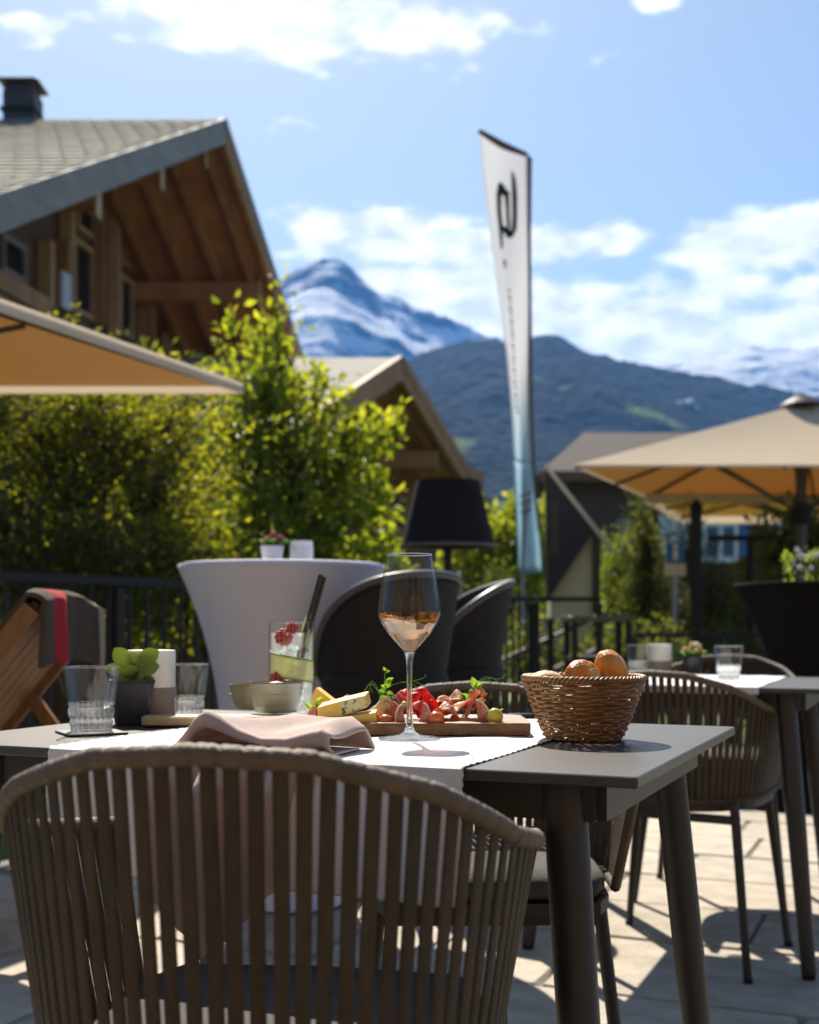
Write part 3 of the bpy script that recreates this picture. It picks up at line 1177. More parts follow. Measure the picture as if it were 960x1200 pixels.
# ---- trees and shrubs -------------------------------------------------------
def leaves_mesh(name, pts, dirs, size, mat_, rs, aspect=.5, droop=.3):
    """one folded leaf at each point"""
    n = len(pts)
    pts = np.asarray(pts)
    d = np.asarray(dirs) + rs.normal(0, .55, (n, 3))
    d[:, 2] -= droop * .3
    d /= np.linalg.norm(d, axis=1)[:, None] + 1e-9
    r = rs.normal(0, 1, (n, 3))
    s = np.cross(d, r)
    s /= np.linalg.norm(s, axis=1)[:, None] + 1e-9
    nn = np.cross(s, d)
    ln = size * rs.uniform(.6, 1.35, n)[:, None]
    w = ln * aspect * .5
    a = pts
    b_ = pts + d * ln * .5 + s * w + nn * w * .35
    c = pts + d * ln - nn * ln * .12
    e = pts + d * ln * .5 - s * w + nn * w * .35
    v = np.stack([a, b_, c, e], 1).reshape(-1, 3)
    me = bpy.data.meshes.new(name)
    me.vertices.add(4 * n)
    me.vertices.foreach_set('co', v.astype(np.float32).ravel())
    i = np.arange(n) * 4
    tri = np.stack([i, i + 1, i + 2, i, i + 2, i + 3], 1).ravel()
    me.loops.add(6 * n)
    me.loops.foreach_set('vertex_index', tri.astype(np.int32))
    me.polygons.add(2 * n)
    me.polygons.foreach_set('loop_start', (np.arange(2 * n) * 3).astype(np.int32))
    me.polygons.foreach_set('loop_total', np.full(2 * n, 3, np.int32))
    me.polygons.foreach_set('use_smooth', np.zeros(2 * n, bool))
    me.materials.append(mat_)
    me.update(calc_edges=True)
    me.validate()
    return me


def tree(name, label, cat, base, lobes, n_clump, per, spread, size, mat_, seed, trunk_r=.06, group=None, aspect=.5, shell=.5, spray=None, bark='bark', twig_r=.006):
    """lobes: list of (centre, radii); clumps of leaves spread through them, limbs reach every clump"""
    rs = np.random.RandomState(seed)
    root = thing(name, label, cat, base, 0, group)
    base = Vector(base)
    vol = np.array([r[0] * r[1] * r[2] for c, r in lobes]) ** .8
    pick = rs.choice(len(lobes), n_clump, p=vol / vol.sum())
    P_, D_ = [], []
    limbs = MB()
    tops = [Vector(c) for c, r in lobes]
    trunk_top = sum(tops, Vector((0, 0, 0))) / len(tops)
    mbt = MB()
    n_seg = 6
    pts = [base.lerp(trunk_top, i / n_seg) + Vector((rs.normal(0, .03), rs.normal(0, .03), 0)) * (i > 0) for i in range(n_seg + 1)]
    mbt.tube(pts, [trunk_r * (1 - .65 * i / n_seg) for i in range(n_seg + 1)], 8)
    limb_ends = []
    for c, r in lobes:
        c = Vector(c)
        i0 = rs.randint(2, n_seg)
        s0 = pts[i0]
        mid = s0.lerp(c, .5) + Vector((rs.normal(0, .06), rs.normal(0, .06), .05))
        limbs.tube([s0, mid, c], [trunk_r * .5, trunk_r * .34, trunk_r * .16], 6)
        limb_ends.append((mid, c))
    for k in range(n_clump):
        c, r = lobes[pick[k]]
        q = rs.normal(0, 1, 3)
        q /= np.linalg.norm(q)
        rad = rs.uniform(shell, 1.0) ** .6
        cc = np.array(c) + q * np.array(r) * rad
        mid, end = limb_ends[pick[k]]
        j = mid.lerp(end, rs.uniform(.2, 1))
        tip = Vector(cc)
        if spray is not None:
            sv = Vector(spray) * rs.uniform(.4, 1.2) + Vector(rs.normal(0, .10, 3))
        else:
            sv = (tip - j) * .35 + Vector((0, 0, spread * .8))
        limbs.tube([j, j.lerp(tip, .6) + Vector((0, 0, .04)), tip, tip + sv], [twig_r * 1.6, twig_r * 1.2, twig_r, twig_r * .4], 4, cap=False)
        m_ = int(per * rs.uniform(.5, 1.5))
        tt = rs.uniform(-.25, 1.05, m_)[:, None]
        pp = cc + np.array(sv) * tt + rs.normal(0, spread, (m_, 3)) * (1.1 - .5 * np.clip(tt, 0, 1))
        P_.append(pp)
        dd = (pp - (cc + np.array(sv) * tt))
        dd /= np.linalg.norm(dd, axis=1)[:, None] + 1e-9
        D_.append(dd * .7 + np.array(sv)[None, :] / (np.linalg.norm(sv) + 1e-6) * .6)
    o = mbt.obj('trunk', M[bark], root, smooth=60, world=True)
    o2 = limbs.obj('branches', M[bark], root, world=True, fix=False)
    me = leaves_mesh('crown', np.concatenate(P_), np.concatenate(D_), size, mat_, rs, aspect)
    o3 = link('crown', me, root, -Vector(root.location))
    return root


def L_(px, py, Y, rx, rz, ry=None):
    """crown lobe from a photo spot: radii in px across / up"""
    c = P(px, py, Y)
    return (tuple(c), (rx / F * Y, (ry or rx) / F * Y, rz / F * Y))


# bright tree in the middle
Yt = 9.6
tree('tree', 'bright yellow-green leafy tree with upright shoots in front of the chalets', 'tree', (P(335, 0, Yt).x, Yt, GROUND_Z),
     [L_(325, 395, Yt, 20, 40), L_(310, 450, Yt, 38, 42), L_(345, 510, Yt, 62, 48), L_(400, 545, Yt, 40, 36), L_(440, 505, Yt, 14, 22), L_(300, 560, Yt, 52, 50),
      L_(380, 620, Yt, 66, 44), L_(430, 610, Yt, 22, 40), L_(320, 640, Yt, 66, 44), L_(400, 680, Yt, 60, 34), L_(276, 400, Yt, 8, 26), L_(372, 470, Yt, 12, 40), L_(285, 500, Yt, 26, 40)],
     300, 24, .075, .088, M['leaf_a'], 21, .045, shell=.45, aspect=.55)
# arching shrubs on the left
Yb = 8.0
tree('tree', 'broad feathery shrub tree with arching sprays behind the railing', 'tree', (P(90, 0, Yb).x, Yb + .2, GROUND_Z),
     [L_(40, 490, Yb, 80, 45), L_(130, 500, Yb, 85, 50), L_(190, 560, Yb, 60, 60), L_(90, 560, Yb, 80, 50), L_(20, 590, Yb, 60, 50), L_(215, 490, Yb, 40, 34),
      L_(-60, 520, Yb, 60, 60), L_(-30, 440, Yb, 80, 40)],
     330, 34, .055, .052, M['leaf_b'], 5, .05, shell=.4, spray=(.30, -.04, .17), aspect=.4)
Yb2 = 7.4
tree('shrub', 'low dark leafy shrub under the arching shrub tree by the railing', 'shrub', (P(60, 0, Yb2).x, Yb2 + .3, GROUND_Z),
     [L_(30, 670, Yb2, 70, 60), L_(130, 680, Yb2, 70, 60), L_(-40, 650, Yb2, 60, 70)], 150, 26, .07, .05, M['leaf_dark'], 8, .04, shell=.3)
tree('shrub', 'sunlit olive shrub between the white table and the railing', 'shrub', (P(215, 0, 7.7).x, 7.9, GROUND_Z),
     [L_(200, 640, 7.7, 42, 50), L_(240, 690, 7.7, 40, 60), L_(180, 720, 7.7, 40, 50)], 110, 26, .07, .055, M['leaf_b'], 18, .03, shell=.3, spray=(.16, -.03, .12))
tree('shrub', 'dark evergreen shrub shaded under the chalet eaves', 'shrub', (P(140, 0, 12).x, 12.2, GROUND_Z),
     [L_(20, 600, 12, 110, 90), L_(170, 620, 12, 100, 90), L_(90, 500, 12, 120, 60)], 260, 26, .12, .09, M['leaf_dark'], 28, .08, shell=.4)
# valley trees seen between the chalet and the banner
tree('shrub', 'yellow-green bush low beside the tall banner', 'bush', (P(575, 0, 16).x, 16, GROUND_Z),
     [L_(560, 650, 16, 34, 28), L_(600, 640, 16, 34, 34), L_(630, 670, 16, 26, 40), L_(590, 700, 16, 50, 34), L_(615, 610, 16, 22, 20)], 200, 24, .11, .11, M['leaf_a'], 31, .06, shell=.3)
tree('shrub', 'small dark cypress shaped shrub under the banner foot', 'shrub', (P(586, 0, 12).x, 12, GROUND_Z),
     [L_(586, 690, 12, 10, 26), L_(586, 730, 12, 14, 26)], 40, 26, .05, .05, M['leaf_dark'], 32, .03, shell=.2)
# right hand shrubs
Yr = 13.2
tree('shrub', 'pale green rounded bush behind the dark sign pylon', 'bush', (P(728, 0, Yr).x, Yr, GROUND_Z),
     [L_(725, 675, Yr, 15, 30), L_(738, 690, Yr, 20, 36), L_(722, 725, Yr, 14, 36)], 120, 24, .06, .06, M['leaf_r'], 41, .04, shell=.3)
tree('conifer', 'upright feathery conifer standing left of the blue sign', 'conifer', (P(757, 0, 12.5).x, 12.5, GROUND_Z),
     [L_(757, 615, 12.5, 14, 24), L_(752, 650, 12.5, 22, 34), L_(760, 700, 12.5, 34, 50), L_(765, 750, 12.5, 36, 40)], 210, 30, .06, .05, M['leaf_con'], 42, .05, shell=.3, spray=(0, -.02, .18), aspect=.3)
tree('conifer', 'dark conifer with drooping sprays right of the blue sign', 'conifer', (P(825, 0, 12).x, 12, GROUND_Z),
     [L_(805, 650, 12, 20, 40), L_(825, 700, 12, 34, 44), L_(850, 740, 12, 40, 40), L_(790, 740, 12, 34, 40)], 200, 28, .06, .05, M['leaf_con'], 43, .05, shell=.3, spray=(.04, -.02, .14), aspect=.3)
tree('shrub', 'leafy shrub with round bright leaves under the right umbrella', 'shrub', (P(925, 0, 12.4).x, 12.5, GROUND_Z),
     [L_(908, 648, 12.4, 36, 36), L_(945, 640, 12.4, 40, 40), L_(985, 660, 12.4, 40, 50), L_(920, 700, 12.4, 60, 40)], 170, 24, .08, .075, M['leaf_r'], 44, .04, shell=.35, aspect=.75)
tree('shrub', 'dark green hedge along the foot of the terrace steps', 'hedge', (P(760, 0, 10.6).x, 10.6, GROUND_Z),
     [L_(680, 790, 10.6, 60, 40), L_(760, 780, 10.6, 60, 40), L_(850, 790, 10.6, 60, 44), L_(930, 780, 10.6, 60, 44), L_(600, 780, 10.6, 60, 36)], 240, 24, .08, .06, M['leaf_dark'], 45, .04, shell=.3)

# ---- railing ------------------------------------------------------------------
RA, RB = Vector((-2.35, 3.3, 0)), Vector((.92, 9.15, 0))
RC = Vector((1.42, 9.15, 0))


def railing(label, a, b_, h=1.09, step=.115, posts=2.0):
    root = thing('railing', label, 'railing', a)
    up = Vector((0, 0, 1))
    mb = MB()
    mb.bar(a + up * h, b_ + up * h, .05, .035)
    mb.obj('handrail', M['iron'], root, world=True)
    mb = MB()
    mb.bar(a + up * .12, b_ + up * .12, .03, .02)
    mb.obj('bottom_rail', M['iron'], root, world=True)
    ln = (b_ - a).length
    d = (b_ - a) / ln
    n = int(ln / step)
    bm_ = MB()
    bm_.box((0, 0, (h + .12) / 2), (.014, .014, h - .13))
    me = bm_.mesh('baluster', M['iron'])
    for k in range(1, n):
        link('baluster', me, root, d * (k * ln / n), (0, 0, math.atan2(d.y, d.x)))
    pm = MB()
    pm.box((0, 0, h / 2 - .02), (.05, .05, h - .02))
    me = pm.mesh('post', M['iron'])
    m_ = max(1, int(ln / posts))
    for k in range(m_ + 1):
        link('post', me, root, d * (k * ln / m_), (0, 0, math.atan2(d.y, d.x)))
    return root


railing('black metal railing with thin balusters along the left terrace edge', RA, RB)
railing('short frontal stretch of black metal railing at the banner', RB + Vector((.03, 0, 0)), RC, step=.25)
# stair handrails
sr = thing('stair_railing', 'sloping black handrail with two bars going down beside the pylon', 'railing', (1.0, 9.3, 0))
for z0, z1 in ((.62, .98), (.36, .72), (.12, .48)):
    mb = MB()
    mb.tube([P(588, 0, 9.5).xy.to_3d() + Vector((0, 0, z0)), P(705, 0, 9.6).xy.to_3d() + Vector((0, 0, z1))], .016, 8)
    mb.obj('bar', M['iron'], sr, world=True)
mb = MB()
q = P(645, 0, 9.55)
mb.box((q.x, q.y, .4), (.05, .05, 1.1))
mb.obj('post', M['iron'], sr, world=True)
rr = railing('plain black railing running behind the tables to the dark cocktail table', Vector((1.75, 9.5, -.28)), Vector((4.2, 9.5, -.28)), h=1.1, step=.6, posts=1.2)

# ---- umbrellas ------------------------------------------------------------------


def umbrella(label, corners, apex, pole_xy, hem=.06, hub_z=None, pole_r=.035, valance=None, struts=True, gap=.0):
    """corners: near-left, near-right, far-right, far-left at the eaves"""
    root = thing('umbrella', label, 'umbrella', (pole_xy[0], pole_xy[1], 0))
    n = 12
    cs = [Vector(c) for c in corners]
    ap = Vector(apex)
    canopy = MB()
    for i in range(4):
        a, b_ = cs[i], cs[(i + 1) % 4]
        mid = (a + b_) / 2

        def fn(u, v, a=a, b_=b_):
            e = a.lerp(b_, u)
            p = ap.lerp(e, .06 + .94 * v)
            p.z -= .02 * math.sin(PI * v) * math.sin(PI * u)   # cloth sags between ribs
            return p
        canopy.grid(fn, 10, 8)
    o = canopy.obj('canopy', M['canvas'], root, world=True)
    s_ = o.modifiers.new('thickness', 'SOLIDIFY')
    s_.thickness = .004
    hm_ = MB()
    for i in range(4):
        a, b_ = cs[i], cs[(i + 1) % 4]
        out = (a + b_) / 2 - ap
        out.z = 0
        out.normalize()
        hm_.bar(a + out * .006 - Vector((0, 0, hem / 2 - .012)), b_ + out * .006 - Vector((0, 0, hem / 2 - .012)), .005, hem)
    hm_.obj('hem', M['canvas_hem'], root, world=True)
    mb = MB()
    mb.lathe([(.0, .07), (.06, .07), (.10, .05), (.19, -.005), (.20, -.02)], 20, ap)
    mb.obj('top_cap', M['iron'], root, world=True)
    mb = MB()
    px, py = pole_xy
    mb.tube([(px, py, 0.0), (px, py, ap.z)], pole_r, 14)
    pole = mb.obj('pole', M['umbrella_metal'], root, smooth=40, world=True)
    mb = MB()
    mb.box((px, py, .03), (.9, .9, .06), bev=.02)
    mb.obj('base', M['iron'], root, world=True)
    hz = hub_z
    mb = MB()
    mb.lathe([(.05, -.1), (.10, -.08), (.10, .08), (.05, .1)], 14, (px, py, hz))
    mb.obj('slider', M['iron'], root, smooth=40, world=True)
    for i in range(4):
        for e in (cs[i], (cs[i] + cs[(i + 1) % 4]) / 2):
            mb = MB()
            a = ap + Vector((0, 0, -.05))
            mb.bar(a.lerp(e, .06) - Vector((0, 0, .03)), e - Vector((0, 0, .025)), .02, .03)
            rb = mb.obj('rib', M['umbrella_metal'], root, world=True)
            if struts:
                mb = MB()
                mb.bar((px, py, hz), a.lerp(e, .55) - Vector((0, 0, .05)), .02, .026)
                mb.obj('strut', M['umbrella_metal'], rb, world=True)
    return root


EZ = 2.2
zc = lambda p: Vector((p.x, p.y, EZ))
yE = F * (EZ - HC) / (HY - 545)
nl = zc(P(675, 0, yE))
fl = Vector((2.40, yE + 2.4, EZ))
umbrella('large beige square umbrella with thick pole on the right', [nl, nl + Vector((3.4, 0, 0)), fl + Vector((3.4, 0, 0)), fl],
         ((nl.x + fl.x) / 2 + 1.7, yE + 1.2, P(0, 474, yE + 1.2).z), ((nl.x + fl.x) / 2 + 1.7, yE + 1.2), hub_z=P(0, 602, yE + 1.2).z, pole_r=.05, hem=.03)
yE2 = F * (EZ - HC) / (HY - 580)
nl2 = zc(P(757, 0, yE2))
fl2 = nl2 + Vector((.9, 2.4, 0))
umbrella('second beige umbrella partly hidden below the large right umbrella', [nl2, nl2 + Vector((3.6, 0, 0)), fl2 + Vector((3.6, 0, 0)), fl2],
         ((nl2.x + fl2.x) / 2 + 1.8, yE2 + 1.2, EZ + .35), ((nl2.x + fl2.x) / 2 + 1.8, yE2 + 1.2), hub_z=1.95, pole_r=.05, hem=.10)
# left umbrella, only one corner in view
yL = F * (EZ - HC) / (HY - 452)
cr = zc(P(284, 0, yL))
cn = cr - U * 3.0
umbrella('tan umbrella corner reaching in from the left edge', [cn - Vector((3.2, 0, 0)), cn, cr, cr - Vector((3.2, 0, 0))],
         ((cr.x + cn.x) / 2 - 1.6, (cr.y + cn.y) / 2, EZ + .55), ((cr.x + cn.x) / 2 - 1.6, (cr.y + cn.y) / 2), hub_z=1.9, hem=.055)

# ---- banner ---------------------------------------------------------------------
YF = 11.0
ban = thing('banner', 'tall white feather banner on a pole with dark emblem and pale blue foot', 'banner', (P(613, 0, YF).x, YF, GROUND_Z))
lft = [(155, 561), (200, 566), (260, 573), (330, 582), (420, 594), (500, 600), (580, 604), (640, 607), (672, 608)]
rgt = [(183, 618), (260, 618), (330, 619), (420, 620), (500, 621), (580, 624), (640, 630), (672, 632)]


def ban_pt(u, v):
    """u 0..1 across, v 0..1 down; the cloth folds back on itself towards the foot"""
    yl, yr = lerp(155, 672, v), lerp(183, 672, v)
    xl_, xr_ = interp(yl, *zip(*lft)), interp(yr, *zip(*rgt))
    x = lerp(xl_, xr_, u)
    y = lerp(yl, yr, u)
    k = v * v
    dep = .16 * k * math.sin(u * PI * 1.6) + .05 * math.sin(v * 9 + u * 3) * (1 - abs(2 * u - 1) * .4)
    return P(x, y, YF) + Vector((0, dep, 0))


def banner_cloth():
    m = bpy.data.materials.new('banner_cloth')                  # white cloth blending to pale blue towards the foot
    m.use_nodes = True
    N, L = m.node_tree.nodes, m.node_tree.links
    b = N['Principled BSDF']
    b.inputs['Roughness'].default_value = .7
    tc, sp, mr, mx = N.new('ShaderNodeTexCoord'), N.new('ShaderNodeSeparateXYZ'), N.new('ShaderNodeMapRange'), N.new('ShaderNodeMix')
    L.new(tc.outputs['Object'], sp.inputs[0])
    mr.inputs['From Min'].default_value = P(0, 590, YF).z
    mr.inputs['From Max'].default_value = P(0, 440, YF).z
    L.new(sp.outputs[2], mr.inputs['Value'])
    mx.data_type = 'RGBA'
    mx.inputs[6].default_value = (.60, .78, .88, 1)
    mx.inputs[7].default_value = (.82, .83, .86, 1)
    L.new(mr.outputs[0], mx.inputs[0])
    L.new(mx.outputs[2], b.inputs['Base Color'])
    tr, ms = N.new('ShaderNodeBsdfTranslucent'), N.new('ShaderNodeMixShader')
    L.new(mx.outputs[2], tr.inputs[0])
    ms.inputs[0].default_value = .62
    L.new(b.outputs[0], ms.inputs[1])
    L.new(tr.outputs[0], ms.inputs[2])
    L.new(ms.outputs[0], N['Material Output'].inputs['Surface'])
    return m


M['flag'] = M['flag_blue'] = banner_cloth()
for nm, v0, v1, mt in (('cloth', 0.0, .74, 'flag'), ('foot_cloth', .74, 1.0, 'flag_blue')):
    mb = MB()
    mb.grid(lambda a, b: ban_pt(a, lerp(v0, v1, b)), 14, 60 if v0 == 0 else 16)
    o = mb.obj(nm, M[mt], ban, smooth=60, world=True)
    o.modifiers.new('thickness', 'SOLIDIFY').thickness = .004
mb = MB()
mb.tube([ban_pt(1, k / 30) + Vector((.012, 0, 0)) for k in range(0, 28)], .016, 8)
mb.obj('side_trim', M['flag_trim'], ban, smooth=50, world=True)
mb = MB()
mb.tube([ban_pt(k / 10, 0) + Vector((0, -.01, .01)) for k in range(11)], [.02 + .012 * math.sin(PI * k / 10) for k in range(11)], 8)
mb.obj('top_trim', M['flag_trim'], ban, smooth=50, world=True)
mb = MB()
mb.tube([P(618, 183, YF) + Vector((.03, .04, 0)), P(615, 480, YF) + Vector((.02, .05, 0)), P(613, 680, YF) + Vector((0, .03, 0)), (P(613, 0, YF).x, YF, GROUND_Z)], .02, 8)
mb.obj('pole', M['steel'], ban, smooth=50, world=True)


def ban_stroke(mb, pts, w):
    """flat inked stroke on the banner cloth; pts in photo pixels"""
    q = []
    for x, y in pts:
        v = (y - 165) / (672 - 165)
        for _ in range(4):
            yl, yr = lerp(155, 672, v), lerp(183, 672, v)
            xl_, xr_ = interp(yl, *zip(*lft)), interp(yr, *zip(*rgt))
            u = min(1, max(0, (x - xl_) / (xr_ - xl_)))
            v += (y - lerp(yl, yr, u)) / 500
        q.append(ban_pt(u, v) + Vector((0, -.022, 0)))
    ww = w if isinstance(w, list) else [w] * len(q)
    hw = [k / F * YF / 2 for k in ww]
    vs_, fs = [], []
    for i, p in enumerate(q):
        d = q[min(i + 1, len(q) - 1)] - q[max(i - 1, 0)]
        s_ = Vector((d.z, 0, -d.x)).normalized()
        vs_ += [p + s_ * hw[i], p - s_ * hw[i]]
    for i in range(len(q) - 1):
        fs.append((2 * i, 2 * i + 1, 2 * i + 3, 2 * i + 2))
    mb.add(vs_, fs)


em = MB()
ban_stroke(em, [(600, 200), (602, 210), (603, 230), (603, 255), (602, 270), (599, 280)], [1.5, 5, 6, 5.5, 6, 2])
ban_stroke(em, [(587, 213), (585, 226), (585, 245), (587, 265), (588, 292)], [5, 6, 5, 5, 2.5])
ban_stroke(em, [(587, 214), (590, 224), (596, 229)], [4, 9, 7])
ban_stroke(em, [(594, 226), (595, 246), (596, 268)], [6, 4, 4])
ban_stroke(em, [(587, 266), (593, 270), (599, 279)], [5, 8, 9])
ban_stroke(em, [(591, 305), (592, 315)], [3, 2])
em.obj('emblem', M['ink'], ban, world=True, fix=False)
tx = MB()
y = 340
k = 0
while y < 486:
    xx = 596.5 + (y - 340) * .075
    h = (5, 7, 4, 6)[k % 4]
    ban_stroke(tx, [(xx - 1.6 + (k % 3) * .6, y), (xx + 1.2 - (k % 2) * .8, y + h * .7)], 1.8)
    if k % 2:
        ban_stroke(tx, [(xx - 1.4, y + h * .75), (xx + 1.6, y + h * .8)], 1.2)
    y += h + 1.5
    k += 1
tx.obj('lettering', M['ink'], ban, world=True, fix=False)
rd = MB()
for yy, w in ((580, 3.5), (589, 4), (599, 3)):
    ban_stroke(rd, [(611, yy), (616, yy), (621, yy - 1)], w)
rd.obj('red_marks', M['ink_red'], ban, world=True, fix=False)

# ---- sign pylon -------------------------------------------------------------------
YP = 12.6
py = thing('sign_pylon', 'beige sign pylon with dark pointed panel behind the railing', 'sign', (P(670, 0, YP).x, YP, GROUND_Z))
mb = MB()
p0, p1 = P(645, 0, YP), P(702, 0, YP)
mb.prism([(p0.x, YP, GROUND_Z), (p1.x, YP, GROUND_Z), (p1.x, YP, P(0, 624, YP).z), (p0.x, YP, P(0, 570, YP).z)], (0, .28, 0))
mb.obj('slab', M['pylon'], py, world=True)
mb = MB()
mb.prism([P(638, 546, YP - .02), P(697, 619, YP - .02), P(640, 706, YP - .02)], (0, -.10, 0))
pan = mb.obj('panel', M['pylon_dark'], py, world=True)
mb = MB()
mb.prism([P(645, 588, YP - .125), P(655, 588, YP - .125), P(655, 652, YP - .125), P(645, 652, YP - .125)], (0, -.006, 0))
mb.obj('print', M['pylon_brown'], pan, world=True)
mb = MB()
mb.bar(P(638, 545, YP - .1), P(718, 646, YP - .1), .10, .04)
mb.obj('edge_strip', M['pylon'], py, world=True)
mb = MB()
mb.prism([P(694, 620, YP - .03), P(703, 630, YP - .03), P(703, 760, YP - .03), P(694, 760, YP - .03)], (0, -.05, 0))
mb.obj('edge_post', M['pylon_brown'], py, world=True)

# ---- blue sign ---------------------------------------------------------------------
YS = 11.7
bs = thing('road_sign', 'small blue square sign with white symbol on a thin pole', 'sign', (P(790, 0, YS).x, YS, GROUND_Z))
mb = MB()
mb.tube([(P(790, 0, YS).x, YS, GROUND_Z), (P(790, 0, YS).x, YS, P(0, 636, YS).z)], .03, 8)
mb.obj('pole', M['steel'], bs, world=True)
mb = MB()
c = P(790, 648, YS)
mb.box((c.x, YS - .05, c.z), (.175, .02, .195), bev=.006)
pl = mb.obj('plate', M['blue_paint'], bs, world=True)
mb = MB()
mb.box((c.x, YS - .064, c.z - .02), (.04, .004, .10))
mb.ball((c.x, YS - .062, c.z + .065), (.026, .004, .026), 10, 6)
mb.obj('symbol', M['white_paint'], pl, world=True)
mb = MB()
c = P(790, 668, YS)
mb.box((c.x, YS - .05, c.z), (.20, .02, .12), bev=.006)
mb.obj('sub_plate', M['pylon'], bs, world=True)

# ---- posts ------------------------------------------------------------------------
for px, y0, Yp, lab, wide in ((816, 598, 10.5, 'thick black post with flat finial behind the second table', 1.0),
                              (879, 628, 11.5, 'thin black post carrying a crossbar under the second umbrella', .7)):
    c = P(px, y0, Yp)
    t_ = thing('garden_post', lab, 'post', (c.x, Yp, GROUND_Z))
    mb = MB()
    mb.box((0, 0, (c.z - GROUND_Z) / 2), (.085 * wide, .085 * wide, c.z - GROUND_Z), bev=.008)
    mb.obj('shaft', M['iron'], t_)
    mb = MB()
    if wide == 1.0:
        mb.lathe([(.05, 0), (.065, .01), (.05, .05), (.03, .08), (.0, .1)], 12, (0, 0, c.z - GROUND_Z))
        mb.obj('finial', M['iron'], t_)
    else:
        mb.box((-.08, 0, c.z - GROUND_Z - .02), (.62, .06, .05))
        mb.obj('crossbar', M['iron'], t_)

# ================================================================== FURNITURE
# ---- woven dining chair ---------------------------------------------------------
RIM_L = [0, .094, .21, .327, .42, .62]
RIM_Z = [.790, .784, .752, .702, .682, .655]


def u_path(l, rad, arm, tip_in):
    """plan of the chair shell: signed distance l from the back centre"""
    s = 1 if l >= 0 else -1
    a = abs(l)
    q = rad * PI / 2
    if a <= q:
        th = a / rad
        p = Vector((s * rad * math.sin(th), -rad * math.cos(th), 0))
        t = Vector((s * math.cos(th) * s, math.sin(th) * s, 0))
    else:
        k = (a - q) / arm
        p = Vector((s * (rad - tip_in * k * k), k * arm, 0))
        t = Vector((0, s, 0))
    return p, t


RAD, ARM = .262, .20
RTOT = RAD * PI / 2 + ARM
BRAD, BARM = .222, .185
BTOT = BRAD * PI / 2 + BARM
NST = 62


def rim_pt(k):                      # k in -1..1
    p, t = u_path(k * RTOT, RAD, ARM, .012)
    return Vector((p.x, p.y, interp(abs(k) * .62, RIM_L, RIM_Z))), t


def rail_pt(k):
    p, t = u_path(k * BTOT, BRAD, BARM, .008)
    return Vector((p.x, p.y, .455 + .018 * max(0, abs(k) - .6))), t


